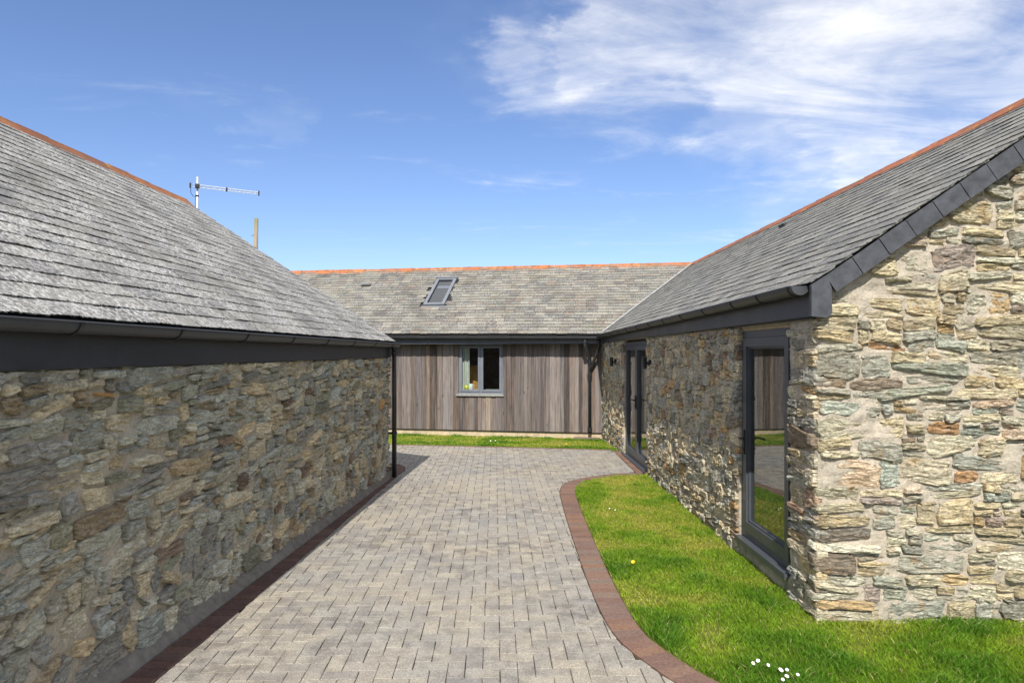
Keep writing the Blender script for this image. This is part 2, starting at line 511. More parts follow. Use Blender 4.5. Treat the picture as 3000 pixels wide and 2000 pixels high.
M = dict(
    stoneL=m_stone('rubble_stone_grey', (5, 5, 26), 0.30, 0.35, 0.2, 0.28, 0.65, 0.78, 1.55),
    stoneR=m_stone('rubble_stone', (6, 6, 34), 0.75, 0.60, 0.34, 0.45, 0.75, 0.68, 1.55),
    mortarL=m_mortar('lime_mortar_grey', (0.52, 0.455, 0.35), (0.39, 0.335, 0.25)),
    mortarR=m_mortar('lime_mortar_sand', (0.50, 0.44, 0.35), (0.37, 0.325, 0.26)),
    slateL=m_slate('old_slate_lichen_grey', (0.55, 0.54, 0.515), (0.085, 0.082, 0.078), (2.2, 22, 2.2), 1.0, 0.07),
    slateR=m_slate('old_slate_grey', (0.36, 0.36, 0.345), (0.06, 0.06, 0.065), (2.2, 22, 2.2), 0.62, 0.0),
    slateB=m_slate('old_slate_mixed', (0.38, 0.375, 0.345), (0.10, 0.095, 0.09), (16, 2.2, 2.2), 0.8, 0.18),
    under=m_simple('roofing_felt', (0.03, 0.03, 0.032), 0.9),
    verge=m_simple('dark_slate', (0.060, 0.063, 0.072), 0.6, 0.35, 14, 0.4, 0, 0.35),
    terra=m_terracotta(),
    paint=m_paint('anthracite_paint', (0.040, 0.042, 0.048), 0.45, 0.35),
    fascia=m_paint('anthracite_fascia', (0.026, 0.027, 0.032), 0.42, 0.35),
    frame=m_paint('anthracite_frame', (0.062, 0.068, 0.080), 0.38, 0.2),
    wframe=m_paint('grey_window_frame', (0.155, 0.17, 0.20), 0.4, 0.2),
    iron=m_paint('black_pipe', (0.022, 0.022, 0.024), 0.4, 0.3),
    clad=m_wood_clad(),
    paver=m_paver(),
    edge=m_edging(),
    joint=m_joint(),
    soil=m_soil(),
    grass=m_grass(),
    earth=m_simple('earth', (0.11, 0.12, 0.05), 0.95, 0.4, 2.0),
    concrete=m_simple('weathered_concrete', (0.38, 0.345, 0.28), 0.9, 0.35, 9, 0.2, 0, 0.4),
    haunch=m_simple('grey_mortar_fillet', (0.20, 0.18, 0.15), 0.92, 0.3, 14, 0.2, 0, 0.6),
    plinth=m_simple('rendered_plinth', (0.50, 0.40, 0.27), 0.9, 0.25, 8),
    lead=m_simple('lead_valley', (0.27, 0.27, 0.265), 0.6, 0.3, 12),
    glass=m_glass('door_glass', 3.6),
    wglass=m_glass('window_glass', 1.45),
    skyglass=m_glass('rooflight_glass', 2.4, (0.6, 0.64, 0.68)),
    plaster=m_simple('inside_plaster', (0.40, 0.37, 0.33), 0.9, 0.1, 4),
    brown=m_simple('dark_inside_wall', (0.20, 0.115, 0.085), 0.9, 0.4, 9),
    curtain=m_simple('cream_curtain', (0.72, 0.70, 0.64), 0.9, 0.08, 12),
    pine=m_simple('orange_pine', (0.58, 0.28, 0.07), 0.55, 0.2, 5),
    china=m_simple('white_china', (0.8, 0.8, 0.78), 0.3, 0.04, 10, 0.5, 0, 0),
    yellow=m_simple('yellow_green_glaze', (0.62, 0.60, 0.08), 0.4, 0.1, 10, 0.5, 0, 0),
    alu=m_simple('aluminium', (0.72, 0.73, 0.74), 0.35, 0.1, 30, 0.5, 0.6, 0),
    plastic=m_simple('black_plastic', (0.02, 0.02, 0.022), 0.5, 0.2, 30),
    pole=None,
    petal=m_simple('white_petal', (0.85, 0.84, 0.82), 0.6, 0.05, 60, 0.2, 0, 0),
    pollen=m_simple('yellow_pollen', (0.75, 0.50, 0.03), 0.7, 0.2, 300, 0.2, 0, 0),
    stem=m_simple('flower_stem', (0.10, 0.18, 0.035), 0.7, 0.2, 40),
)
def m_pole():
    t = NT('weathered_pole')
    g = t.noise(1.5, 6, 0.65, t.mapping((30, 30, 1.2)))
    c = t.mix(t.mr(g, 0.3, 0.7), (0.20, 0.16, 0.11), (0.36, 0.30, 0.22))
    sp = t.n('ShaderNodeSeparateXYZ')
    t.l(t.pos(), sp.inputs[0])
    c = t.mix(t.math('MULTIPLY', t.mr(sp.outputs['Z'], 7.6, 8.4, 0, 1), t.mr(t.noise(3, 4, 0.6), 0.3, 0.6)), c, (0.17, 0.17, 0.05))
    return t.out(c, 0.9, t.bump(g, 0.4, 0.01), 0.2)
M['pole'] = m_pole()

# ================================================================== ground, paving and lawn
g = MB()
g.add([(-300, -300, -0.16), (300, -300, -0.16), (300, 300, -0.16), (-300, 300, -0.16)], [(0, 1, 2, 3)])
tag(g.obj('ground', M['earth'], loc=(0, 0, -0.16)), kind='structure')

def catmull(pts, step=0.05):
    out = []
    P = [Vector((*p, 0)) for p in pts]
    P = [P[0] * 2 - P[1]] + P + [P[-1] * 2 - P[-2]]
    for i in range(1, len(P) - 2):
        a, b, c, d = P[i - 1:i + 3]
        n = max(2, int((c - b).length / step))
        for k in range(n):
            t = k / n
            q = 0.5 * ((2 * b) + (c - a) * t + (2 * a - 5 * b + 4 * c - d) * t * t + (3 * b - a - 3 * c + d) * t ** 3)
            out.append((q.x, q.y))
    out.append(tuple(pts[-1]))
    return out
def resample(poly, step):
    res = [poly[0]]; acc = 0.0
    for a, b in zip(poly[:-1], poly[1:]):
        a = Vector(a); b = Vector(b)
        L = (b - a).length
        while acc + L >= step:
            t = (step - acc) / L
            a = a + (b - a) * t
            L = (b - a).length
            acc = 0.0
            res.append((a.x, a.y))
        acc += L
    return res
def inside(P, X, Y):
    X = np.asarray(X); Y = np.asarray(Y)
    c = np.zeros(X.shape, bool)
    n = len(P)
    for i in range(n):
        x1, y1 = P[i]; x2, y2 = P[(i + 1) % n]
        if y1 == y2: continue
        k = ((y1 > Y) != (y2 > Y)) & (X < (x2 - x1) * (Y - y1) / (y2 - y1) + x1)
        c ^= k
    return c

# paver-side line of the curved edging (metres on the ground)
EDGE_R = catmull([(1.93, 10.27), (1.52, 10.19), (1.05, 9.88), (0.75, 9.48), (0.63, 8.95), (0.60, 8.2), (0.59, 6.92), (0.595, 5.68),
                  (0.615, 4.86), (0.655, 4.41), (0.725, 4.15), (0.83, 3.90), (0.925, 3.72), (1.12, 3.45), (1.45, 3.15), (2.0, 2.8), (2.9, 2.5), (4.2, 2.3), (6.0, 2.2)])
EDGE_L = [(-2.30, -3.5), (-1.977, 3.753), (-1.897, 5.165), (-1.79, 7.46), (-1.70, 9.55)]
EDGE_L = [EDGE_L[0]] + catmull(EDGE_L[1:] + [(-1.655, 10.35), (-1.70, 10.78), (-1.86, 11.08), (-2.15, 11.22), (-2.8, 11.33), (-7.0, 11.85)], 0.05)
FAR = [(-7.0, 14.02), (-2.364, 13.33), (-0.639, 13.06), (1.014, 12.75), (1.68, 12.62), (1.86, 12.48)]
PAVED = EDGE_L + FAR + [(1.865, 10.27)] + EDGE_R[1:] + [(6.0, -3.5)]
INNER_R = []
def side_offset(poly, d):
    out = []
    for i, p in enumerate(poly):
        a = Vector(poly[max(0, i - 1)]); b = Vector(poly[min(len(poly) - 1, i + 1)])
        t = (b - a).normalized()
        nrm = Vector((-t.y, t.x))
        out.append((p[0] + nrm.x * d, p[1] + nrm.y * d))
    return out
INNER_R = side_offset(EDGE_R, 0.203)       # lawn side

pav = MB()
pav.add([(-8, -4, -0.013), (7, -4, -0.013), (7, 2.3, -0.013), (2.2, 2.9, -0.013), (1.0, 4.2, -0.013), (0.9, 8.5, -0.013), (1.2, 9.8, -0.013), (2.15, 10.2, -0.013),
         (2.1, 12.8, -0.013), (-2.3, 13.5, -0.013), (-8, 14.2, -0.013)], [tuple(range(11))])
paving = pav.obj('paving', M['joint'], loc=(0, 6, -0.013))
tag(paving, 'grey block paved yard in herringbone between the barns', None, None, 'structure')

PAV_TINTS = [(0.359, 0.337, 0.298), (0.345, 0.323, 0.288), (0.381, 0.355, 0.308), (0.326, 0.309, 0.282), (0.370, 0.344, 0.298), (0.312, 0.297, 0.275),
             (0.352, 0.334, 0.301), (0.395, 0.366, 0.312), (0.338, 0.316, 0.284), (0.298, 0.283, 0.267), (0.363, 0.337, 0.291), (0.334, 0.316, 0.288)]
def block_from_outline(out, top=0.0, bev=0.0035, drop=0.0035, depth=0.03):
    """out: ccw outline [(x,y)] -> bevelled block"""
    n = len(out)
    cx = sum(p[0] for p in out) / n; cy = sum(p[1] for p in out) / n
    vs = []; fs = []
    for (x, y) in out:
        dx, dy = cx - x, cy - y
        L = math.hypot(dx, dy) or 1
        vs.append((x + dx / L * bev * 1.4, y + dy / L * bev * 1.4, top))
    for (x, y) in out: vs.append((x, y, top - drop))
    for (x, y) in out: vs.append((x, y, top - depth))
    fs.append(tuple(range(n)))
    for r in range(2):
        for i in range(n):
            j = (i + 1) % n
            fs.append((r * n + i, (r + 1) * n + i, (r + 1) * n + j, r * n + j))
    return vs, fs
def paver_outline(w, h, jt=0.0012):
    o = []
    for (x, y) in ((-w / 2, -h / 2), (w / 2, -h / 2), (w / 2, h / 2), (-w / 2, h / 2)):
        o.append((x + rng.uniform(-jt, jt), y + rng.uniform(-jt, jt)))
    return o
PV = []
for t_ in PAV_TINTS:
    vs, fs = block_from_outline(paver_outline(0.1967, 0.0967, 0.0018))
    PV.append((vs, fs, t_, mesh('paver', vs, fs, M['paver'], t_)))
ang = math.atan2(1.0, -0.025) - math.pi / 2        # herringbone rotated with the right barn
ca, sa = math.cos(ang), math.sin(ang)
def clip_half(poly, a, b):
    """keep the part of poly to the left of a->b"""
    out = []
    d = (b[0] - a[0], b[1] - a[1])
    s = [d[0] * (p[1] - a[1]) - d[1] * (p[0] - a[0]) for p in poly]
    for i in range(len(poly)):
        j = (i + 1) % len(poly)
        if s[i] >= 0: out.append(poly[i])
        if (s[i] >= 0) != (s[j] >= 0):
            t = s[i] / (s[i] - s[j])
            out.append((poly[i][0] + (poly[j][0] - poly[i][0]) * t, poly[i][1] + (poly[j][1] - poly[i][1]) * t))
    return out
# orientation: make the paved outline counter-clockwise
area2 = sum(PAVED[i][0] * PAVED[(i + 1) % len(PAVED)][1] - PAVED[(i + 1) % len(PAVED)][0] * PAVED[i][1] for i in range(len(PAVED)))
PCC = PAVED if area2 > 0 else PAVED[::-1]
PE = np.array(PCC); PE2 = np.roll(PE, -1, axis=0)
def clip_paved(poly):
    c = np.mean(np.array(poly), axis=0)
    ab = PE2 - PE
    t = np.clip(((c - PE) * ab).sum(1) / np.maximum((ab ** 2).sum(1), 1e-9), 0, 1)
    dd = np.hypot(*(PE + ab * t[:, None] - c).T)
    idx = np.where(dd < 0.13)[0]
    for i in idx[np.argsort(dd[idx])][:4]:
        if len(poly) < 3: return None
        poly = clip_half(poly, tuple(PE[i]), tuple(PE2[i]))
    return poly if len(poly) >= 3 else None
cands = []
U = 0.1005
for ix in range(-85, 70):
    for iy in range(-35, 160):
        s4 = (ix - iy) % 4
        if s4 == 0: cx, cy, rot = (ix + 1.0) * U, (iy + 0.5) * U, 0.0
        elif s4 == 3: cx, cy, rot = (ix + 0.5) * U, (iy + 1.0) * U, math.pi / 2
        else: continue
        cands.append((ca * cx - sa * cy + 0.03, sa * cx + ca * cy, rot + ang))
C = np.array(cands)
ok = inside(PAVED, C[:, 0], C[:, 1])
ab = PE2 - PE
keep = []
for i, (x, y, r) in enumerate(cands):
    if y < 2.2 and not (-2.4 < x < 3.5): continue
    if y < -1.5 or y > 14.3 or x < -5.2 or x > 4.6: continue
    keep.append((x, y, r, bool(ok[i])))
full = []; cut = []
KX = np.array([k[0] for k in keep]); KY = np.array([k[1] for k in keep]); KR = np.array([k[2] for k in keep])
CORN = [(KX + np.cos(KR) * a - np.sin(KR) * b, KY + np.sin(KR) * a + np.cos(KR) * b) for a, b in ((-0.098, -0.048), (0.098, -0.048), (0.098, 0.048), (-0.098, 0.048))]
CINS = [inside(PAVED, px_, py_) for px_, py_ in CORN]
for i, (x, y, r, o) in enumerate(keep):
    cor = [(float(q[0][i]), float(q[1][i])) for q in CORN]
    ins = np.array([q[i] for q in CINS])
    if ins.all(): full.append((x, y, r))
    elif ins.any() or o: cut.append(cor)
def pz(x, y):
    return 0.006 * fbm(x * 0.5, y * 0.5, 3.3) + rng.uniform(-0.0016, 0.0016)
full.sort(key=lambda q: (0 if inview((q[0], q[1], 0), 10) else 1, q[1] + abs(q[0]) * 0.02))
rest = MB()
for i, (x, y, r) in enumerate(full):
    k = rng.randrange(len(PV))
    # darker, dirtier blocks gather along the lawn side
    z = pz(x, y)
    tilt = Matrix.Rotation(rng.gauss(0, 0.006), 4, 'X') @ Matrix.Rotation(rng.gauss(0, 0.006), 4, 'Y')
    mw = Matrix.Translation((x, y, z)) @ Matrix.Rotation(r + rng.gauss(0, 0.006) + (math.pi if rng.random() < .5 else 0), 4, 'Z') @ tilt
    if i < 280:
        put('paver', PV[k][3], paving, mw.translation, mw.to_quaternion())
    else:
        rest.add([mw @ Vector(v) for v in PV[k][0]], PV[k][1], PV[k][2])
ncut = 0
for cor in cut:
    q = clip_paved(cor)
    if not q: continue
    A = 0.5 * abs(sum(q[i][0] * q[(i + 1) % len(q)][1] - q[(i + 1) % len(q)][0] * q[i][1] for i in range(len(q))))
    if A < 0.0012: continue
    cx = sum(p[0] for p in q) / len(q); cy = sum(p[1] for p in q) / len(q)
    q = [(cx + (p[0] - cx) * 0.97, cy + (p[1] - cy) * 0.97) for p in q]
    vs, fs = block_from_outline(q, pz(cx, cy))
    rest.add(vs, fs, rng.choice(PAV_TINTS))
rp = rest.obj('paver_field', M['paver'], paving, loc=(0, 8, 0), usecol=True)
tag(rp, kind='stuff')

# brown edging bricks, each its own piece
ED_T = [(0.175, 0.130, 0.104), (0.177, 0.105, 0.078), (0.160, 0.099, 0.078), (0.194, 0.121, 0.090), (0.147, 0.090, 0.072), (0.201, 0.118, 0.080), (0.164, 0.109, 0.090)]
EDL_T = [(0.135, 0.078, 0.062), (0.120, 0.073, 0.061), (0.145, 0.086, 0.068), (0.110, 0.069, 0.059)]
def emeshes(tints):
    L = []
    for t_ in tints:
        vs, fs = block_from_outline(paver_outline(0.0962, 0.196, 0.0015), 0.0, 0.003, 0.003, 0.05)
        L.append(mesh('edging_brick', vs, fs, M['edge'], t_))
    return L
EDM = emeshes(ED_T); EDML = emeshes(EDL_T)
def lay_edge(poly, side, meshes, step=0.1005, z0=0.004):
    pts = resample(poly, step)
    for a, b in zip(pts[:-1], pts[1:]):
        a = Vector(a); b = Vector(b)
        t = (b - a).normalized()
        nrm = Vector((-t.y, t.x)) * side
        c = (a + b) / 2 + nrm * 0.1015
        r = math.atan2(t.y, t.x)
        q = Matrix.Rotation(r + rng.gauss(0, 0.006), 3, 'Z').to_quaternion()
        put('edging_brick', rng.choice(meshes), paving, (c.x, c.y, z0 + rng.uniform(-0.0012, 0.0012)), q)
lay_edge([p for p in EDGE_R if p[0] < 3.2], 1, EDM)
lay_edge([(p[0], p[1]) for p in ([(-2.105, 0.9)] + EDGE_L[1:]) if p[0] > -4.0], 1, EDML, z0=0.003)
lay_edge([(1.865, 10.27), (1.865, 12.55)], -1, EDM)
# stretcher row against the far lawn
for a, b in zip(resample([(-4.5, 13.63)] + FAR[1:-1] + [(1.9, 12.58)], 0.201)[:-1], resample([(-4.5, 13.63)] + FAR[1:-1] + [(1.9, 12.58)], 0.201)[1:]):
    t = (Vector(b) - Vector(a)).normalized()
    c = (Vector(a) + Vector(b)) / 2 + Vector((-t.y, t.x)) * 0.052
    put('edging_brick', rng.choice(EDM), paving, (c.x, c.y, 0.004), Matrix.Rotation(math.atan2(t.y, t.x) + math.pi / 2, 3, 'Z').to_quaternion())

# ------------------------------------------------------------------ lawns
WALLR = lambda D: 2.07 - 0.0098 * (D - 4.62)          # face of the right barn's long wall
CURB = [p for p in INNER_R]
LAWN_R = CURB + [(9.0, 2.4), (9.0, 4.64), (2.06, 4.64)] + [(WALLR(d) + 0.03, d) for d in (6, 8, 10.02)]
BACKW = lambda X: 14.8 - 0.185 * (X - 1.97)           # face of the timber barn
FARE = [(-7.0, 14.13), (-2.364, 13.44), (-0.639, 13.17), (1.014, 12.86), (1.68, 12.73), (1.93, 12.62)]
LAWN_B = FARE + [(1.99, 12.62), (WALLR(14.7), 14.78), (-2.5, BACKW(-2.5)), (-7, BACKW(-7))]
def lawn_z(x, y):
    x = np.asarray(x, float); y = np.asarray(y, float)
    e = np.interp(x, [p[0] for p in FARE], [p[1] for p in FARE])
    f = np.clip((y - e) / 1.9, 0, 1)
    return np.where(y > 11.5, -0.07 * f, 0.004)
def lawn_mesh(name, poly, step, parent=None):
    xs = [p[0] for p in poly]; ys = [p[1] for p in poly]
    m = MB()
    m.add([(p[0], p[1], float(lawn_z(p[0], p[1])) - 0.004) for p in poly], [tuple(range(len(poly)))])
    # skirt down into the earth
    n = len(poly)
    m.add([(p[0], p[1], float(lawn_z(p[0], p[1])) - 0.004) for p in poly] + [(p[0], p[1], -0.16) for p in poly],
          [(i, (i + 1) % n, n + (i + 1) % n, n + i) for i in range(n)])
    o = m.obj(name, M['soil'])
    tag(o, kind='structure')
    return o
lawn_mesh('lawn', LAWN_R, 0.1)
lawn_mesh('lawn', LAWN_B, 0.1)

def field(X, Y, sc, seed):
    return np.array([noise.noise(Vector((x * sc, y * sc, seed))) for x, y in zip(X, Y)])
def grass_patch(name, poly, n, hmul, wmul, bbox, wallx=None):
    X = nrng.uniform(bbox[0], bbox[2], n); Y = nrng.uniform(bbox[1], bbox[3], n)
    k = inside(poly, X, Y)
    X = X[k]; Y = Y[k]; n = len(X)
    # grid-sampled noise fields
    gx = np.arange(bbox[0], bbox[2] + 0.1, 0.06); gy = np.arange(bbox[1], bbox[3] + 0.1, 0.06)
    def samp(sc, seed, oct=2):
        G = np.array([[noise.fractal(Vector((a * sc, b * sc, seed)), 0.8, 2.1, oct) for b in gy] for a in gx])
        ix = np.clip((X - bbox[0]) / 0.06, 0, len(gx) - 1.001); iy = np.clip((Y - bbox[1]) / 0.06, 0, len(gy) - 1.001)
        i = ix.astype(int); j = iy.astype(int); fx = ix - i; fy = iy - j
        i2 = np.minimum(i + 1, len(gx) - 1); j2 = np.minimum(j + 1, len(gy) - 1)
        return G[i, j] * (1 - fx) * (1 - fy) + G[i2, j] * fx * (1 - fy) + G[i, j2] * (1 - fx) * fy + G[i2, j2] * fx * fy
    lush = samp(1.5, 4.2); tuft = samp(4.5, 9.1); fine = samp(11, 2.7)
    lu = np.clip(0.40 + 0.8 * lush + 0.3 * tuft, 0, 1)
    if name == 'grass' and bbox[1] < 5:      # longer and greener in front of the gable, thinner towards the kerb
        lu = np.clip(lu + np.clip((5.6 - Y) * 0.22, 0, 0.35) - np.clip((Y - 7.6) * 0.06, 0, 0.2), 0, 1)
    H = (0.015 + 0.032 * lu ** 1.6 + 0.02 * np.clip(tuft, 0, 1)) * nrng.uniform(0.55, 1.3, n) * hmul
    W = nrng.uniform(0.0016, 0.0032, n) * wmul
    th = nrng.uniform(0, 2 * np.pi, n)
    # bending away
    wind = 0.9 * tuft + 2.3
    bd = th * 0.6 + wind
    lean = H * nrng.uniform(0.15, 1.0, n)
    ux, uy = np.cos(th), np.sin(th)
    lx, ly = np.cos(bd) * lean, np.sin(bd) * lean
    Z = lawn_z(X, Y)
    V = np.zeros((n, 5, 3), np.float32)
    V[:, 0] = np.stack([X - ux * W, Y - uy * W, Z], 1); V[:, 1] = np.stack([X + ux * W, Y + uy * W, Z], 1)
    mz = H * 0.62
    V[:, 2] = np.stack([X + ux * W * .8 + lx * .35, Y + uy * W * .8 + ly * .35, Z + mz], 1)
    V[:, 3] = np.stack([X - ux * W * .8 + lx * .35, Y - uy * W * .8 + ly * .35, Z + mz], 1)
    V[:, 4] = np.stack([X + lx, Y + ly, Z + H], 1)
    dk = np.array((0.105, 0.235, 0.016)); md = np.array((0.225, 0.355, 0.024)); yl = np.array((0.44, 0.44, 0.07)); st = np.array((0.52, 0.44, 0.20))
    a = lu[:, None]
    Cc = yl * np.clip(1 - a * 2, 0, 1) + md * (1 - np.abs(a * 2 - 1)) + dk * np.clip(a * 2 - 1, 0, 1)
    dead = (nrng.random(n) < (0.03 + 0.13 * np.clip(0.5 - lu + 0.25 * fine, 0, 1)))
    Cc[dead] = st
    Cc = Cc * nrng.uniform(0.7, 1.35, (n, 1))
    Cv = np.ones((n, 5, 4), np.float32)
    Cv[:, :, :3] = Cc[:, None, :]
    b = np.arange(n)[:, None] * 5
    quad = (b + np.array([[0, 1, 2, 3]])); tri = (b + np.array([[3, 2, 4]]))
    me = bpy.data.meshes.new(name)
    me.vertices.add(n * 5)
    me.vertices.foreach_set('co', V.reshape(-1))
    loops = np.concatenate([quad.reshape(-1), tri.reshape(-1)]).astype(np.int32)
    starts = np.concatenate([np.arange(n) * 4, n * 4 + np.arange(n) * 3]).astype(np.int32)
    tots = np.concatenate([np.full(n, 4), np.full(n, 3)]).astype(np.int32)
    me.loops.add(len(loops)); me.loops.foreach_set('vertex_index', loops)
    me.polygons.add(2 * n)
    me.polygons.foreach_set('loop_start', starts); me.polygons.foreach_set('loop_total', tots)
    me.update(calc_edges=True)
    at = me.attributes.new('tint', 'FLOAT_COLOR', 'POINT')
    at.data.foreach_set('color', Cv.reshape(-1))
    me.materials.append(M['grass'])
    o = put(name, me)
    return o
gr = grass_patch('grass', LAWN_R, 430000, 1.0, 1.0, (0.7, 2.3, 4.6, 10.1))
tag(gr, 'short tufted lawn grass between brown edging and stone barn', 'grass', None, 'stuff')
gb = grass_patch('grass', LAWN_B, 75000, 0.9, 2.0, (-4.2, 12.55, 2.05, 15.9))
tag(gb, 'strip of short lawn grass in front of the timber barn', 'grass', None, 'stuff')

# ================================================================== rubble stone
PAL_L = [((0.430, 0.409, 0.314), 6), ((0.381, 0.380, 0.309), 6), ((0.479, 0.421, 0.294), 6), ((0.515, 0.421, 0.263), 4), ((0.296, 0.281, 0.233), 3.5),
         ((0.345, 0.270, 0.167), 1.6), ((0.229, 0.165, 0.112), 0.9), ((0.430, 0.264, 0.112), 0.35), ((0.515, 0.461, 0.329), 3), ((0.320, 0.305, 0.253), 2), ((0.272, 0.264, 0.183), 2)]
PAL_R = [((0.453, 0.404, 0.280), 7), ((0.389, 0.364, 0.280), 6), ((0.483, 0.404, 0.251), 6), ((0.303, 0.292, 0.230), 5), ((0.442, 0.320, 0.168), 2.2), ((0.327, 0.341, 0.271), 2.4),
         ((0.228, 0.186, 0.138), 2.2), ((0.332, 0.202, 0.103), 1.0), ((0.553, 0.504, 0.373), 3), ((0.298, 0.242, 0.197), 0.9), ((0.472, 0.376, 0.271), 1.2), ((0.389, 0.320, 0.202), 2.5)]
PAL_S = [((0.478, 0.418, 0.302), 6), ((0.393, 0.368, 0.291), 6), ((0.557, 0.443, 0.270), 5), ((0.322, 0.307, 0.259), 4), ((0.465, 0.312, 0.159), 1.8), ((0.244, 0.201, 0.148), 2),
         ((0.609, 0.517, 0.358), 3), ((0.348, 0.238, 0.164), 1.0)]
def pick(pal):
    return rng.choices([p[0] for p in pal], [p[1] for p in pal])[0]
def cells(u0, u1, v0, v1, hs, ws, split, out):
    v = v0
    while v < v1 - 0.01:
        h = rng.uniform(*hs)
        if v1 - (v + h) < hs[0] * 0.7: h = v1 - v
        u = u0
        first = True
        while u < u1 - 0.01:
            w = min(ws[1], max(ws[0], rng.lognormvariate(math.log((ws[0] * 1.0 + ws[1]) * 0.36), 0.45)))
            w *= 0.7 + 0.5 * h / hs[1]
            if u1 - (u + w) < ws[0] * 0.8: w = u1 - u
            r = rng.random()
            if r < split and h > min(hs[0] * 1.25, 0.085):
                k = 2 if h < hs[1] * 0.8 or rng.random() < 0.6 else 3
                ed = sorted([0.0, 1.0] + [(i + 1) / k + rng.uniform(-0.10, 0.10) for i in range(k - 1)])
                for a, b in zip(ed[:-1], ed[1:]):
                    if w > ws[0] * 2.2 and rng.random() < 0.45:
                        c = rng.uniform(0.35, 0.65)
                        out.append((u, v + a * h, w * c, (b - a) * h)); out.append((u + w * c, v + a * h, w * (1 - c), (b - a) * h))
                    else:
                        out.append((u, v + a * h, w, (b - a) * h))
            else:
                out.append((u, v, w, h))
            u += w
        v += h
def make_stone(u, v, w, h, gap, proud, rot, sharp, seed, craggy, hi=False):
    """irregular stone in wall coords (u along, v up, n out)"""
    N = 26 if hi else 18
    cu, cv = u + w / 2, v + h / 2
    a = max(0.012, w / 2 - gap); b = max(0.010, h / 2 - gap)
    p = sharp
    sh = rng.uniform(-0.16, 0.16) * min(1.0, h / w * 2)
    tap = rng.uniform(-0.22, 0.22)
    ph = rng.uniform(0, 0.3)
    out = []
    cr, sr = math.cos(rot), math.sin(rot)
    m = min(a, b)
    for i in range(N):
        t = 2 * math.pi * (i + ph) / N
        c, s = math.cos(t), math.sin(t)
        x = math.copysign(abs(c) ** (2 / p), c) * a
        y = math.copysign(abs(s) ** (2 / p), s) * b
        y *= 1 + tap * x / a
        y += sh * x
        k = m * 0.17
        x += rng.uniform(-k, k); y += rng.uniform(-k, k)
        out.append((x * cr - y * sr, x * sr + y * cr))
    tu, tv = rng.uniform(-0.10, 0.10), rng.uniform(-0.14, 0.14)
    # bedding steps: the face breaks into ledges
    ledges = rng.uniform(0.022, 0.05)
    rings = [(1.0, -0.05), (0.985, 0.35), (0.95, 0.80), (0.86, 0.98), (0.72, 1.0), (0.55, 1.04), (0.38, 1.05), (0.2, 1.02)] if hi else [(1.0, -0.05), (0.992, 0.45), (0.955, 0.88), (0.80, 1.0), (0.48, 1.03), (0.2, 1.02)]
    vs = []
    for ri, (f, d) in enumerate(rings):
        for i, (x, y) in enumerate(out):
            X, Y = x * f, y * f
            if ri == 0: n = -0.05
            else:
                n = proud * d + tu * X + tv * Y
                n += craggy * (noise.noise(Vector(((cu + X) * 9, (cv + Y) * 34, seed))) * 0.010 + noise.noise(Vector(((cu + X) * 26, (cv + Y) * 60, seed + 5))) * 0.006)
                st = (Y + 0.15 * X) / ledges + seed * 7
                n += craggy * 0.009 * (st - math.floor(st) - 0.5)
                if 0 < ri < 3: n += rng.uniform(-0.003, 0.003)
            vs.append((cu + X, cv + Y, n))
    vs.append((cu, cv, proud * 1.02 + craggy * 0.004))
    fs = []
    for r in range(len(rings) - 1):
        for i in range(N):
            j = (i + 1) % N
            fs.append((r * N + i, r * N + j, (r + 1) * N + j, (r + 1) * N + i))
    L = (len(rings) - 1) * N
    for i in range(N): fs.append((L + i, L + (i + 1) % N, len(vs) - 1))
    return vs, fs
def wall_stones(F, cl, pal, gap, proud, sharp, craggy, warp, rotf, keep=None, vmax=9.0, hi=False):
    """returns list of (score, world verts, faces, colour, centre)"""
    res = []
    for (u, v, w, h) in cl:
        cu, cv = u + w / 2, v + h / 2
        if keep and not keep(cu, cv, w, h): continue
        du = warp * 0.6 * noise.noise(Vector((cu * 1.1, cv * 1.3, 2.0))); dv = warp * noise.noise(Vector((cu * 1.4, cv * 1.1, 8.0)))
        g_ = rng.uniform(*gap)
        if rng.random() < 0.14: g_ *= 2.0
        vs, fs = make_stone(u + du, v + dv, w, h, g_, rng.uniform(*proud), rotf(cu, cv), rng.uniform(*sharp), rng.uniform(0, 50), craggy, hi)
        vs = [(p_[0], min(p_[1], vmax), p_[2]) for p_ in vs]
        if F.u.cross(F.v).dot(F.n) < 0: fs = [tuple(reversed(f)) for f in fs]
        W = [F.p(*p) for p in vs]
        c = F.p(cu + du, cv + dv, 0)
        q = proj(c)
        sc = 0
        if q and inview(c, 30):
            vd = (CAM - c).normalized()
            sc = w * h * max(0.02, F.n.dot(vd)) / q[2] ** 2
        res.append((sc, W, fs, jit(pick(pal), 0.22), c))
    return res
def place_stones(lst, parent, mat, limit, name='stone', rest_name='stonework'):
    lst.sort(key=lambda s: -s[0])
    mb = MB()
    for i, (sc, W, fs, col, c) in enumerate(lst):
        if i < limit and sc > 0:
            me = mesh(name, [tuple(p - c) for p in W], fs, mat, col)
            put(name, me, parent, c)
        else:
            mb.add(W, fs, col)
    if mb.v:
        tag(mb.obj(rest_name, mat, parent, usecol=True), kind='stuff')
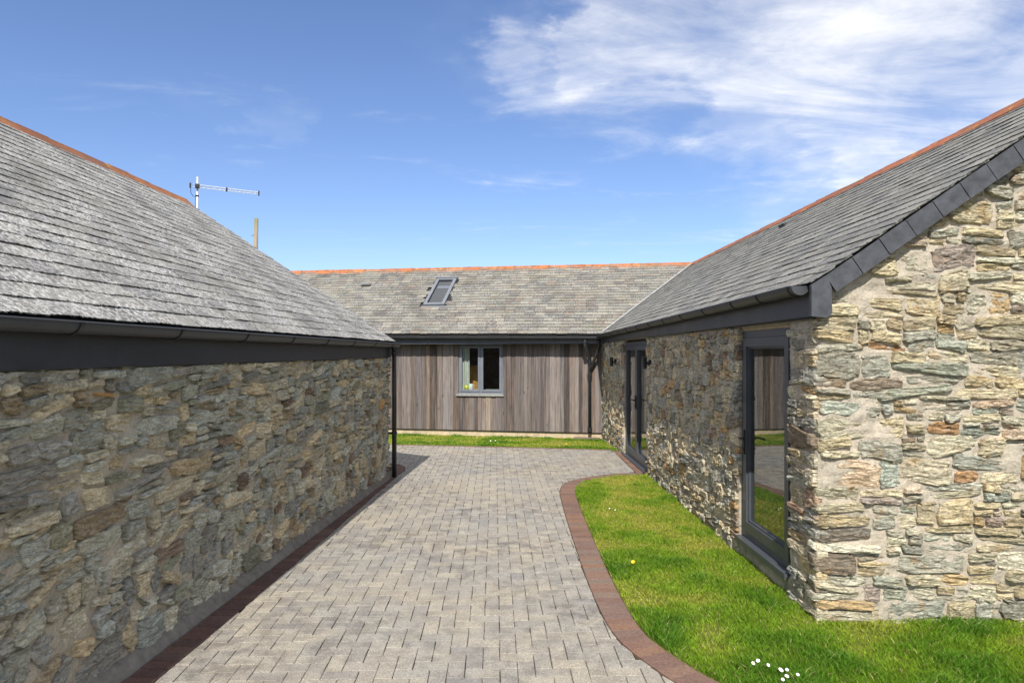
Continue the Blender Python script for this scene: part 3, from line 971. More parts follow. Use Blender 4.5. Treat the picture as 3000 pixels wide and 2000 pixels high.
def mortar_grid(mb, F, u0, u1, v0, v1, step, amp, base=0.0, topf=None, off=0.0):
    nu = max(1, int(round((u1 - u0) / step))); nv = max(1, int(round((v1 - v0) / step)))
    vs = []; fs = []
    for j in range(nv + 1):
        for i in range(nu + 1):
            u = u0 + (u1 - u0) * i / nu; v = v0 + (v1 - v0) * j / nv
            if topf: v = min(v, topf(u))
            d = off + amp * (noise.noise(Vector((u * 5, v * 7, base + 3))) + 0.8 * noise.noise(Vector((u * 14, v * 19, base + 9))))
            if i in (0, nu) or j in (0, nv): d = min(d, 0.0)
            vs.append(F.p(u, v, d))
    flip = F.u.cross(F.v).dot(F.n) < 0
    for j in range(nv):
        for i in range(nu):
            a = j * (nu + 1) + i
            f = (a, a + 1, a + nu + 2, a + nu + 1)
            fs.append(tuple(reversed(f)) if flip else f)
    mb.add(vs, fs)
def quad(mb, *p):
    mb.add(p, [tuple(range(len(p)))])

# ================================================================== slates
MOSS_SHADE = (0.040, 0.040, 0.028)
def slate_variants(tints, w, L, mat, thick=0.010, lift=0.013):
    out = []
    for t_ in tints:
        ww = w * rng.uniform(0.965, 0.997)
        a = rng.uniform(-0.006, 0.006); b = rng.uniform(-0.006, 0.006)
        n0 = lift; n1 = 0.001
        c = rng.uniform(0.004, 0.02)
        # outline with chipped tail corners
        o = [(-ww / 2, 0.004 + a + rng.uniform(0, .006)), (-ww / 2 + c, a), (0, (a + b) / 2 + rng.uniform(-.003, .003)), (ww / 2 - c, b), (ww / 2, 0.004 + b + rng.uniform(0, .006)), (ww / 2, L), (-ww / 2, L)]
        n = len(o)
        vs = [(x, y, n0 + (n1 - n0) * y / L + thick) for (x, y) in o]
        fs = [tuple(range(n))]
        # edges have vertices of their own: mossy dirt, darkened to paint in the course-line shadows
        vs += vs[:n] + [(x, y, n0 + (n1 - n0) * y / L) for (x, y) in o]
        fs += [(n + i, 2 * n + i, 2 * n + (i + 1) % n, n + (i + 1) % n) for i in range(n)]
        cols = [t_] * n + [MOSS_SHADE] * (2 * n)
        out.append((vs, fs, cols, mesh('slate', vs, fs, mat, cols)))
    return out
def slate_roof(parent, mat, tints, e0, e1, r0, r1, width, expo, seed, limit, skip=None, wvar=0.0, zone=None, thick=0.0075, lift=0.011):
    """e0,e1 eaves ends; r0,r1 ridge ends (world)"""
    e0, e1, r0, r1 = map(Vector, (e0, e1, r0, r1))
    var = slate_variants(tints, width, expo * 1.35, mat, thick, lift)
    Ls = ((r0 - e0).length + (r1 - e1).length) / 2
    rows = int(Ls / expo)
    items = []
    for k in range(rows + 1):
        t = (k * expo) / Ls
        if t > 0.995: break
        a = e0.lerp(r0, t); b = e1.lerp(r1, t)
        L = (b - a).length
        u = (b - a) / L
        v = (r0 - e0).lerp(r1 - e1, 0.5).normalized()
        n = u.cross(v).normalized()
        flip = n.z < 0
        if flip: n = -n
        v2 = n.cross(u).normalized()
        if v2.dot(v) < 0: u = -u; a, b = b, a; v2 = n.cross(u).normalized()
        s = (-0.5 if k % 2 else 0.0) * width + rng.uniform(-0.015, 0.015)
        while s < L + width * 0.5:
            w = width * (1 + rng.uniform(-wvar, wvar))
            cc = s + w / 2
            lo, hi = max(s, 0), min(s + w, L)
            if hi - lo > 0.03:
                mid = (lo + hi) / 2
                scx = (hi - lo) / width
                p = a + u * mid + n * rng.uniform(-0.0015, 0.003) + v2 * rng.uniform(-0.004, 0.004)
                if not (skip and skip(p + v2 * expo * 0.5, v2, expo, u, (hi - lo) / 2)):
                    rt = rng.gauss(0, 0.008)
                    uu = (u * math.cos(rt) + v2 * math.sin(rt)); vv = n.cross(uu)
                    mt = Matrix((uu * scx, vv, n)).transposed()
                    q = proj(p)
                    sc = 0
                    if q and inview(p, 20):
                        sc = scx * abs(n.dot((CAM - p).normalized())) / q[2] ** 2
                    wts = None
                    if zone: wts = zone(p)
                    kk = rng.choices(range(len(var)), wts)[0] if wts else rng.randrange(len(var))
                    items.append((sc, p, mt, kk))
            s += w
    items.sort(key=lambda x: -x[0])
    mb = MB()
    for i, (sc, p, mt, kk) in enumerate(items):
        if i < limit and sc > 0:
            o = bpy.data.objects.new('slate', var[kk][3])
            COL.objects.link(o)
            o.parent = parent
            m4 = mt.to_4x4(); m4.translation = p - WLOC[parent]
            o.matrix_local = m4
        else:
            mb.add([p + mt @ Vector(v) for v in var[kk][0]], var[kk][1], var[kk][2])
    if mb.v: tag(mb.obj('slating', mat, parent, usecol=True), kind='stuff')
def ridge_tiles(parent, a, b, pitch_vecL, pitch_vecR, tints, length=0.45, leg=0.17):
    """angled clay ridge tiles from a to b; legs run down pitch_vecL / pitch_vecR"""
    a = Vector(a); b = Vector(b)
    L = (b - a).length; u = (b - a) / L
    n = max(1, int(round(L / length))); st = L / n
    pl = Vector(pitch_vecL).normalized(); pr = Vector(pitch_vecR).normalized()
    up = Vector((0, 0, 1))
    for i in range(n):
        p = a + u * (i * st)
        lift = rng.uniform(-0.004, 0.004)
        vs = []; fs = []
        prof = [(pl * leg), (pl * leg * 0.5 + up * 0.006), (pl * 0.03 + up * 0.012), (up * 0.022), (pr * 0.03 + up * 0.012), (pr * leg * 0.5 + up * 0.006), (pr * leg)]
        k = len(prof)
        for s_, e_ in ((0.007, rng.uniform(-.003, .003)), (st - 0.007, rng.uniform(0, .008))):
            for q in prof: vs.append(p + u * s_ + q + up * (0.028 + lift + e_))
            for q in prof: vs.append(p + u * s_ + q + up * (0.010 + lift + e_))
        for j in range(k - 1):
            fs.append((j, 2 * k + j, 2 * k + j + 1, j + 1))
            fs.append((k + j, k + j + 1, 3 * k + j + 1, 3 * k + j))
            fs.append((j, j + 1, k + j + 1, k + j)); fs.append((2 * k + j, 3 * k + j, 3 * k + j + 1, 2 * k + j + 1))
        fs.append((0, k, 3 * k, 2 * k)); fs.append((k - 1, 3 * k - 1, 4 * k - 1, 2 * k - 1))
        m = MB(); m.add(vs, fs, jit(rng.choice(tints), 0.15))
        m.obj('ridge_tile', M['terra'], parent, usecol=True)
def gutter(parent, a, b, out, r=0.056, cap_a=False, cap_b=False, brackets=(), mat=None, drop=0.0):
    """half round gutter, a->b is the line of its centre at rim height, out = direction away from wall"""
    a = Vector(a); b = Vector(b); u = (b - a).normalized(); out = Vector(out).normalized()
    up = Vector((0, 0, 1))
    m = MB(); N = 12
    def ring(p, rr):
        return [p + out * (math.cos(t) * rr) - up * (math.sin(t) * rr) for t in [math.pi * i / N for i in range(N + 1)]]
    vs = ring(a, r) + ring(b, r) + ring(a, r - 0.004) + ring(b, r - 0.004)
    k = N + 1; fs = []
    for i in range(N):
        fs.append((i, i + 1, k + i + 1, k + i)); fs.append((2 * k + i, 3 * k + i, 3 * k + i + 1, 2 * k + i + 1))
    fs.append((0, k, 3 * k, 2 * k)); fs.append((N, 2 * k + N, 3 * k + N, k + N))
    m.add(vs, fs)
    # rolled outer bead
    m.tube([a + out * r, b + out * r], 0.006, 6)
    for c, p in ((cap_a, a), (cap_b, b)):
        if c:
            s_ = -1 if p is a else 1
            q = ring(p + u * 0.004 * s_, r + 0.002); q2 = ring(p + u * 0.022 * s_, r + 0.002)
            m.add(q + q2, [tuple(range(N + 1)), tuple(range(2 * N + 1, N, -1))] + [(i, i + 1, N + 2 + i, N + 1 + i) for i in range(N)])
    g_ = m.obj('gutter', mat or M['paint'], parent, smooth=False)
    for s_ in brackets:
        p = a + u * s_
        bm_ = MB()
        vs = []
        for w_ in (-0.014, 0.014):
            vs += [q for q in ring(p + u * w_, r + 0.007)]
            vs += [q for q in ring(p + u * w_, r + 0.001)]
        fs = []
        for i in range(N):
            fs.append((i, i + 1, 2 * k + i + 1, 2 * k + i)); fs.append((k + i, 3 * k + i, 3 * k + i + 1, k + i + 1))
            fs.append((i, k + i, k + i + 1, i + 1)); fs.append((2 * k + i, 2 * k + i + 1, 3 * k + i + 1, 3 * k + i))
        bm_.add(vs, fs)
        bm_.box(p, (u, out, up), (-0.014, -r - 0.03, -0.06), (0.014, -r - 0.004, 0.0))
        bm_.obj('gutter_bracket', M['iron'], g_)
    return g_
def collar(p, r, h=0.05, u=Vector((0, 0, 1))):
    m = MB(); m.tube([Vector(p) - u * h / 2, Vector(p) + u * h / 2], r, 12)
    return m
Z = Vector((0, 0, 1))

# ================================================================== left stone barn
LU = Vector((0.068, 1, 0)).normalized(); LN = Vector((LU.y, -LU.x, 0))
LO = Vector((-2.484 + 0.068 * -1.5, -1.5, 0))                 # wall foot, near end
FL = Frame(LO, LU, Z, LN)
LEN = (9.95 + 1.5) / LU.y
barnL = empty('stone_barn', FL.p(LEN / 2, 0, -2.9))
tag(barnL, 'low stone barn whose lichen-streaked slate roof carries a television aerial', 'barn')
w = MB()
mortar_grid(w, FL, 0, LEN, -0.16, 1.80, 0.022, 0.015, off=0.005)
zr = 4.0
def gable_pts(u, fl):
    return [FL.p(u, -0.16, 0), FL.p(u, 1.80, 0), FL.p(u, 3.86, -2.94), FL.p(u, 1.80, -5.88), FL.p(u, -0.16, -5.88)]
ge = gable_pts(LEN, 0); quad(w, *ge[::-1])
gn = gable_pts(0, 0); quad(w, *gn)
quad(w, FL.p(0, -0.16, -5.88), FL.p(0, 1.8, -5.88), FL.p(LEN, 1.8, -5.88), FL.p(LEN, -0.16, -5.88))
wallL = w.obj('wall', M['mortarL'], barnL)
cl = []
cells(0.6, LEN, -0.12, 0.62, (0.08, 0.18), (0.09, 0.33), 0.42, cl)
cells(0.6, LEN, 0.62, 1.76, (0.06, 0.15), (0.10, 0.42), 0.48, cl)
def rotL(u, v):
    return rng.gauss(0.05, 0.10) if v > 0.75 else rng.gauss(0.15, 0.32)
stL = wall_stones(FL, cl, PAL_L, (-0.002, 0.012), (0.013, 0.046), (2.5, 6.0), 1.5, 0.12, rotL, vmax=1.728)
# quoins on the far end so that the corner is ragged
place_stones(stL, wallL, M['stoneL'], 290)
# roof
eN, eF = FL.p(0, 1.99, 0.09), FL.p(LEN + 0.07, 1.957, 0.09)
eN.z = 1.995; eF.z = 1.957
rN = FL.p(0, 0, -2.92); rF = FL.p(LEN - 0.20, 0, -2.92); rN.z = 4.22; rF.z = 3.985
ro = MB()
dn = Vector((0, 0, -0.012))
quad(ro, eN + dn, eF + dn, rF + dn, rN + dn)
bN, bF = FL.p(0, 1.98, -5.98), FL.p(LEN + 0.07, 1.98, -5.98)
quad(ro, rN, rF, bF, bN)
ro.box(FL.o, FL.ax, (LEN + 0.0, 1.75, -5.9), (LEN + 0.02, 1.78, 0.0))
roofL = ro.obj('roof', M['under'], barnL)
SLT_L = [(0.162, 0.158, 0.148), (0.188, 0.181, 0.165), (0.145, 0.139, 0.134), (0.210, 0.202, 0.180), (0.175, 0.169, 0.159), (0.158, 0.150, 0.132), (0.228, 0.220, 0.199), (0.132, 0.128, 0.125), (0.180, 0.169, 0.150), (0.197, 0.190, 0.179)]
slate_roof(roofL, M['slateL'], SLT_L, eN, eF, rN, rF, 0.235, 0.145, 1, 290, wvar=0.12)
RT_L = [(0.22, 0.085, 0.042), (0.26, 0.10, 0.045), (0.18, 0.08, 0.05), (0.30, 0.12, 0.05)]
pr_ = (eN - rN); pr_ = pr_ - LU * pr_.dot(LU); pl_ = (bN - rN); pl_ = pl_ - LU * pl_.dot(LU)
ridge_tiles(roofL, rN, rF, pl_, pr_, RT_L, 0.46)
# fascia, gutter, downpipe
fz0, fz1 = 1.735, 1.93
m = MB(); m.box(FL.o, FL.ax, (0, fz0, 0.008), (LEN + 0.01, fz1, 0.042)); fasL = m.obj('fascia', M['fascia'], barnL)
gN = FL.p(0, 0, 0.105); gN.z = 1.985; gF = FL.p(LEN + 0.10, 0, 0.105); gF.z = 1.937
gutL = gutter(barnL, gN, gF, LN, 0.058, False, True, [0.35 + 0.9 * i for i in range(1, 13) if 0.35 + .9 * i < LEN])
dp = FL.p(LEN - 0.03, 0, 0.10)
m = MB()
m.tube([(dp.x, dp.y, 1.90), (dp.x, dp.y, 0.0)], 0.034, 12)
dpL = m.obj('downpipe', M['iron'], barnL, smooth=True)
for z_, r_ in ((1.86, 0.043), (1.80, 0.041), (0.64, 0.041)):
    collar((dp.x, dp.y, z_), r_, 0.045).obj('pipe_collar', M['iron'], dpL, smooth=False)
m = MB(); m.box((dp.x, dp.y, 0.64), FL.ax, (-0.02, -0.015, -0.12), (0.02, 0.015, -0.03)); m.obj('pipe_bracket', M['iron'], dpL)
# mortar fillet along the wall foot
m = MB()
uu = 2.0
vs = []; fs = []
N_ = int((LEN - uu) / 0.08)
for i in range(N_ + 1):
    u = uu + (LEN - uu) * i / N_
    p = FL.p(u, 0, 0)
    j1 = 0.012 * noise.noise(Vector((u * 4, 0, 1))); j2 = 0.010 * noise.noise(Vector((u * 6, 3, 1)))
    # outer edge follows the inner side of the brown strip
    xe = np.interp(p.y, [q[1] for q in EDGE_L[:130]], [q[0] for q in EDGE_L[:130]]) - 0.205
    xo = max(xe + 0.035, p.x + 0.075) + j2
    vs += [(p.x - 0.04, p.y, 0.13 + j1), (p.x + 0.030, p.y, 0.075 + j1), (xo, p.y, 0.010), (xo + 0.003, p.y, -0.05)]
for i in range(N_):
    for k in range(3):
        a = i * 4 + k
        fs.append((a, a + 1, a + 5, a + 4))
m.add(vs, fs); m.obj('mortar_fillet', M['haunch'], paving)

# ================================================================== timber-clad barn at the end of the yard
BU = Vector((1, -0.185, 0)).normalized(); BN = Vector((BU.y, -BU.x, 0))     # BN faces the yard
BO = Vector((1.97, 14.8, 0))
FB = Frame(BO, BU, Z, BN)                    # u = 0 at the inner corner with the right barn
barnB = empty('timber_clad_barn', FB.p(-3, 0, -2.8))
tag(barnB, 'barn clad in weathered vertical boards with rooflight and small window', 'barn')
U0, U1 = -9.0, 7.0
WU0, WU1 = -3.2 + 0.04, -2.18       # window opening along the wall
def bu_of(px, off=0.0):
    """u on the cladding face for a photo column"""
    k = (px - 1500) / 2000
    # (BO + u*BU + n*BN).x = k * y
    o = BO + BN * off
    return (k * o.y - o.x) / (BU.x - k * BU.y)
WU0, WU1 = bu_of(1344), bu_of(1473)
WZ0, WZ1 = 0.885, 1.975
w = MB()
th = 0.25
for (a, b, c, d) in ((U0, WU0, -0.16, 2.2), (WU1, U1, -0.16, 2.2), (WU0, WU1, -0.16, WZ0), (WU0, WU1, WZ1, 2.2)):
    w.box(FB.o, FB.ax, (a, c, -th), (b, d, -0.03))
w.box(FB.o, FB.ax, (U0, -0.16, -5.7), (U1, 2.2, -5.5))
w.add([FB.p(U0, -0.16, -0.05), FB.p(U0, 2.2, -0.05), FB.p(U0, 3.8, -2.4), FB.p(U0, 2.2, -5.5), FB.p(U0, -0.16, -5.5)], [(0, 1, 2, 3, 4)])
w.add([FB.p(U1, -0.16, -0.05), FB.p(U1, 2.2, -0.05), FB.p(U1, 3.8, -2.4), FB.p(U1, 2.2, -5.5), FB.p(U1, -0.16, -5.5)], [(4, 3, 2, 1, 0)])
wallB = w.obj('wall', M['plaster'], barnB)
m = MB(); m.box(FB.o, FB.ax, (-8.9, -0.16, -0.06), (-0.02, 0.052, -0.004)); m.obj('plinth', M['plinth'], barnB)
# boards
clad = MB(); clad.box(FB.o, FB.ax, (-8.9, 0.055, -0.030), (0.0, 0.066, 0.030)); cladB = clad.obj('drip_batten', M['plastic'], barnB)
CL_T = [(0.142, 0.117, 0.106), (0.119, 0.099, 0.095), (0.171, 0.145, 0.134), (0.096, 0.079, 0.071), (0.201, 0.175, 0.164), (0.142, 0.121, 0.114), (0.156, 0.120, 0.100), (0.108, 0.091, 0.087), (0.205, 0.167, 0.137), (0.091, 0.071, 0.064), (0.178, 0.156, 0.149)]
u = -8.9
while u < 0.03:
    wd = rng.choice((0.08, 0.09, 0.10, 0.11, 0.12, 0.135)) * rng.uniform(0.95, 1.05)
    e = min(u + wd, 0.035)
    if e - u < 0.03: break
    hi = 1.99
    if u < WU1 - 0.005 and e > WU0 + 0.005:
        hi = WZ0 - 0.045
        # boards that straddle the opening stop against it
        if u < WU0 - 0.012:
            m = MB(); m.box(FB.o, FB.ax, (u + 0.002, hi, 0.0), (WU0 - 0.002, 1.99, 0.020), None)
            m.c = [jit(rng.choice(CL_T), 0.30)] * len(m.v); m.obj('board', M['clad'], barnB, usecol=True)
        if e > WU1 + 0.012:
            m = MB(); m.box(FB.o, FB.ax, (WU1 + 0.002, hi, 0.0), (e - 0.002, 1.99, 0.020), None)
            m.c = [jit(rng.choice(CL_T), 0.30)] * len(m.v); m.obj('board', M['clad'], barnB, usecol=True)
    n0 = rng.choice((0.0, 0.0, 0.006, 0.010)) + rng.uniform(0, 0.003)
    col = jit(rng.choice(CL_T), 0.30)
    m = MB()
    tl, tr = rng.uniform(-0.003, 0.003), rng.uniform(-0.003, 0.003)
    z0 = 0.067
    zi = [z0, hi]
    out = [(u + 0.0015, z0), (e - 0.0015, z0), (e - 0.0015 + tr * .5, hi), (u + 0.0015 + tl * .5, hi)]
    vs = [FB.p(a, b, n0) for a, b in out] + [FB.p(a, b, n0 + 0.020) for a, b in out]
    cu_ = rng.uniform(-0.004, 0.004)
    # slightly cupped face: ridge line down the middle
    mid0 = FB.p((u + e) / 2, z0, n0 + 0.020 + cu_); mid1 = FB.p((u + e) / 2, hi, n0 + 0.020 + cu_)
    vs += [mid0, mid1]
    fs = [(4, 8, 9, 7), (8, 5, 6, 9), (0, 1, 5, 8, 4), (1, 2, 6, 5), (2, 3, 7, 9, 6), (3, 0, 4, 7)]
    m.add(vs, [tuple(f) for f in fs], col)
    m.obj('board', M['clad'], barnB, usecol=True)
    u = e + rng.choice((0.0, 0.0, 0.002))
# window
wf = MB()
fd0, fd1 = -0.055, -0.005
fw = 0.045
def rect_frame(mb, F, u0, u1, v0, v1, n0, n1, w_, bw=None):
    bw = bw or w_
    mb.box(F.o, F.ax, (u0, v0, n0), (u0 + w_, v1, n1)); mb.box(F.o, F.ax, (u1 - w_, v0, n0), (u1, v1, n1))
    mb.box(F.o, F.ax, (u0 + w_, v0, n0), (u1 - w_, v0 + bw, n1)); mb.box(F.o, F.ax, (u0 + w_, v1 - w_, n0), (u1 - w_, v1, n1))
rect_frame(wf, FB, WU0, WU1, WZ0, WZ1, fd0, fd1, 0.032, 0.04)
um = (WU0 + WU1) / 2
wf.box(FB.o, FB.ax, (um - 0.016, WZ0 + 0.04, fd0), (um + 0.016, WZ1 - 0.032, fd1))
winB = wf.obj('window', M['wframe'], barnB)
for (a, b) in ((WU0 + 0.033, um - 0.017), (um + 0.017, WU1 - 0.033)):
    s_ = MB(); rect_frame(s_, FB, a, b, WZ0 + 0.041, WZ1 - 0.033, fd0 + 0.004, fd1 + 0.014, 0.042)
    s_.obj('casement', M['wframe'], winB)
    s_ = MB(); s_.box(FB.o, FB.ax, (a + 0.043, WZ0 + 0.084, -0.030), (b - 0.043, WZ1 - 0.076, -0.026)); s_.obj('pane', M['wglass'], winB)
s_ = MB(); s_.box(FB.o, FB.ax, (WU0 - 0.05, WZ0 - 0.055, -0.02), (WU1 + 0.03, WZ0 - 0.012, 0.065)); s_.box(FB.o, FB.ax, (WU0, WZ0 - 0.011, -0.05), (WU1, WZ0 - 0.001, 0.035))
s_.obj('window_sill', m_simple('silvered_timber_sill', (0.27, 0.27, 0.255), 0.8, 0.25, 20), winB)
# inside of the room: back partition and reveal
s_ = MB(); s_.box(FB.o, FB.ax, (WU0 - 1.6, -0.1, -2.1), (WU1 + 1.6, 2.4, -2.0)); s_.obj('inside_partition', M['brown'], barnB)
s_ = MB(); s_.box(FB.o, FB.ax, (WU0 + 0.001, WZ0 + 0.045, -0.40), (WU1 - 0.001, WZ0 + 0.075, -0.058)); s_.obj('inside_window_board', M['china'], barnB)
# soffit, fascia
s_ = MB(); s_.box(FB.o, FB.ax, (U0, 1.992, 0.022), (0.12, 2.012, 0.275)); s_.obj('soffit', M['paint'], barnB)
s_ = MB(); s_.box(FB.o, FB.ax, (U0, 1.99, 0.277), (0.18, 2.15, 0.300)); s_.obj('fascia', M['frame'], barnB)
# roof
eL = FB.p(U0, 0, 0.385); eL.z = 2.225
eR = FB.p(5.5, 0, 0.385); eR.z = 2.155
RB = Vector((4.44, 16.8, 0)); RU = Vector((-5.98 - 4.44, 18.7 - 16.8, 0)).normalized() * -1   # ridge direction to +x
rR = RB + RU * 3.3; rR.z = 3.97
rL = RB - RU * 13.6; rL.z = 3.985
ro = MB()
quad(ro, eL + dn, eR + dn, rR + dn, rL + dn)
bL = FB.p(U0, 2.2, -5.9); bR = FB.p(5.5, 2.2, -5.9)
quad(ro, rL, rR, bR, bL)
roofB = ro.obj('roof', M['under'], barnB)
# rooflight position on the slope
bv = ((rL - eL).lerp(rR - eR, 0.5)); bnorm = BU.cross(bv).normalized()
if bnorm.z < 0: bnorm = -bnorm
bv2 = bnorm.cross(BU).normalized()
SP0 = FB.p(0, 0, 0.38); SP0.z = 2.19
FS = Frame(SP0, BU, bv2, bnorm)
SKU0, SKU1, SKV0, SKV1 = -4.28, -3.76, 1.29, 2.66
eR2 = Vector((2.0, 4.55, 2.272)); rR2 = Vector((4.44, 4.55, 3.965))
def right_z(p):
    """height of the right barn's yard-side slope at p"""
    xe = 2.0 - 0.0098 * (p.y - 4.55); ze = 2.272 - (p.y - 4.55) * 0.0080
    t = (p.x - xe) / (4.44 - xe)
    zrr = 3.965
    return ze + (zrr - ze) * t
def skipB(p, v2, ex, u, hw):
    q = p - SP0
    a, b = q.dot(BU), q.dot(bv2)
    if SKU0 - 0.02 < a < SKU1 + 0.02 and SKV0 - 0.05 < b < SKV1 + 0.05: return True
    if p.x > 1.9 and p.y < 17.2 and p.z < right_z(p) - 0.10: return True
    return False
SLT_B = [(0.173, 0.165, 0.138), (0.142, 0.135, 0.118), (0.203, 0.185, 0.151), (0.116, 0.110, 0.101), (0.233, 0.211, 0.171), (0.158, 0.143, 0.108), (0.097, 0.091, 0.085), (0.187, 0.171, 0.141), (0.135, 0.119, 0.104), (0.179, 0.145, 0.114), (0.149, 0.145, 0.127), (0.123, 0.106, 0.091)]
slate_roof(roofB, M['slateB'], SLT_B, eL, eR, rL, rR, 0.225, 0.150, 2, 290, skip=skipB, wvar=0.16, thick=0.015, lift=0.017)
RT_B = [(0.404, 0.150, 0.059), (0.375, 0.134, 0.054), (0.433, 0.174, 0.072), (0.332, 0.119, 0.050), (0.361, 0.158, 0.077)]
pf = (eL - rL); pf = pf - RU * pf.dot(RU); pb = bL - rL; pb = pb - RU * pb.dot(RU)
ridge_tiles(roofB, RB - RU * 13.5 + Z * 3.987, RB + RU * 0.1 + Z * 3.972, pb, pf, RT_B, 0.46)
# gutter of the timber barn
ga = FB.p(U0, 0, 0.37); ga.z = 2.19; gb_ = FB.p(0.16, 0, 0.37); gb_.z = 2.135
gutB = gutter(barnB, ga, gb_, BN, 0.060, False, True, [0.4 + 0.95 * i for i in range(10) if .4 + .95 * i < 9.0])
# rooflight
s_ = MB(); rect_frame(s_, FS, SKU0, SKU1, SKV0, SKV1, -0.02, 0.075, 0.075)
s_.box(FS.o, FS.ax, (SKU0 - 0.05, SKV0 - 0.10, 0.016), (SKU1 + 0.05, SKV0 - 0.001, 0.028))
s_.box(FS.o, FS.ax, (SKU0 - 0.03, SKV1 + 0.001, 0.0), (SKU1 + 0.03, SKV1 + 0.05, 0.095))
skl = s_.obj('rooflight', m_paint('rooflight_grey', (0.15, 0.16, 0.18), 0.4, 0.25), barnB)
s_ = MB(); s_.box(FS.o, FS.ax, (SKU0 + 0.076, SKV0 + 0.076, 0.030), (SKU1 - 0.076, SKV1 - 0.076, 0.040)); s_.obj('pane', M['skyglass'], skl)
s_ = MB(); s_.box(FS.o, FS.ax, (SKU0 + 0.076, SKV0 + 0.076, -0.03), (SKU1 - 0.076, SKV1 - 0.076, -0.02)); s_.obj('blind', M['plaster'], skl)
s_ = MB(); s_.box(FS.o, FS.ax, (SKU0 + 0.10, SKV1 - 0.42, -0.018), (SKU1 - 0.10, SKV1 - 0.30, 0.006)); s_.obj('blind_rail', M['china'], skl)
def roof_vent(F, u, v, parent, wdt=0.24, ln=0.17):
    m = MB()
    vs = [F.p(u - wdt / 2, v, 0.015), F.p(u + wdt / 2, v, 0.015), F.p(u + wdt / 2, v + ln, 0.02), F.p(u - wdt / 2, v + ln, 0.02),
          F.p(u - wdt / 2, v, 0.085), F.p(u + wdt / 2, v, 0.085), F.p(u + wdt / 2, v + ln, 0.03), F.p(u - wdt / 2, v + ln, 0.03)]
    m.add(vs, [(0, 3, 2, 1), (4, 5, 6, 7), (0, 1, 5, 4), (1, 2, 6, 5), (2, 3, 7, 6), (3, 0, 4, 7)])
    m.box(F.o, F.ax, (u - wdt / 2 - 0.02, v - 0.02, 0.022), (u + wdt / 2 + 0.02, v + ln + 0.1, 0.026))
    return m.obj('roof_vent', M['verge'], parent)
roof_vent(FS, -6.1, 2.33, roofB)

# ================================================================== right stone barn
RU_ = Vector((-0.0098, 1, 0)).normalized(); RN = Vector((-RU_.y, RU_.x, 0))
RO = Vector((2.07, 4.62, 0))
FR = Frame(RO, RU_, Z, RN)
FG = Frame(RO, (1, 0, 0), Z, (0, -1, 0))
barnR = empty('stone_barn', (4.4, 9.5, 0))
tag(barnR, 'stone barn with glazed doors in its long wall and dark slates edging its gable', 'barn')
RL = 10.25
D1 = (0.44, 1.55); D2_ = (5.47, 7.50)
TOP = 2.055
w = MB()
for (a, b, c, d) in ((0, D1[0], -0.16, TOP), (D1[1], D2_[0], -0.16, TOP), (D2_[1], RL, -0.16, TOP)):
    mortar_grid(w, FR, a, b, c, d, 0.024, 0.013, 4, off=0.010)
# reveals and lintels
for (a, b), zb in ((D1, -0.16), (D2_, -0.16)):
    quad(w, FR.p(a, zb, 0), FR.p(a, TOP, 0), FR.p(a, TOP, -0.5), FR.p(a, zb, -0.5))
    quad(w, FR.p(b, zb, 0), FR.p(b, zb, -0.5), FR.p(b, TOP, -0.5), FR.p(b, TOP, 0))
w.box(FR.o, FR.ax, (0.3, 2.025, -0.45), (1.75, 2.25, -0.012)); w.box(FR.o, FR.ax, (5.3, 2.02, -0.45), (7.7, 2.25, -0.012))
w.box(FR.o, FR.ax, (0.02, TOP - 0.01, -0.45), (RL, 2.24, -0.014))
vergez = lambda X: 2.272 + 0.694 * (X - 2.0)
gtop = lambda u: min(vergez(2.07 + u), vergez(2.07 + 4.74 - u)) - 0.03
mortar_grid(w, FG, 0, 4.74, -0.16, 4.0, 0.026, 0.015, 7, topf=gtop, off=0.014)
w.box(FR.o, FR.ax, (0.03, -0.16, -4.74), (RL + 6, 2.24, -4.60))
wallR = w.obj('wall', M['mortarR'], barnR)
cl = []
cells(-0.02, D1[0] + 0.012, -0.12, 2.02, (0.06, 0.16), (0.16, 0.34), 0.35, cl)
cells(D1[1] - 0.018, D2_[0] + 0.01, -0.12, 2.03, (0.065, 0.17), (0.09, 0.36), 0.42, cl)
cells(D2_[1] - 0.015, RL, -0.12, 2.02, (0.065, 0.16), (0.09, 0.34), 0.40, cl)
rotS = lambda u, v: rng.gauss(0, 0.07)
st1 = wall_stones(FR, cl, PAL_S, (0.000, 0.008), (0.012, 0.036), (3.2, 7.0), 1.05, 0.06, rotS, vmax=2.04)
cl = []
# gable: rubble with longer stones bonded into the corner
v = -0.12
while v < 4.0:
    h = rng.uniform(0.07, 0.19)
    L_ = rng.uniform(0.20, 0.50)
    if rng.random() < 0.45:
        k_ = rng.uniform(0.4, 0.6)
        cl.append((rng.uniform(-0.035, -0.008), v, L_, h * k_)); cl.append((rng.uniform(-0.035, -0.008), v + h * k_, L_ * rng.uniform(0.8, 1.0), h * (1 - k_)))
    else:
        cl.append((rng.uniform(-0.035, -0.008), v, L_, h))
    cells(L_ - 0.015, 3.3 + rng.uniform(-0.1, 0.1), v, v + h, (h, h), (0.07, 0.44), 0.0 if h < 0.08 else 0.50, cl)
    v += h
keepG = lambda u, v, w_, h_: v + h_ * 0.15 < min(vergez(2.07 + u - w_ / 2), vergez(2.07 + u + w_ / 2)) - 0.05
rotG = lambda u, v: rng.gauss(0, 0.07)
st2 = wall_stones(FG, cl, PAL_R, (-0.001, 0.006), (0.016, 0.048), (3.6, 9.0), 1.15, 0.07, rotG, keep=keepG, hi=True)
cl = []
for s_ in st2: pass
tot_st = [(a, b, c, d, e) for (a, b, c, d, e) in st1 + st2]
place_stones(tot_st, wallR, M['stoneR'], 300)
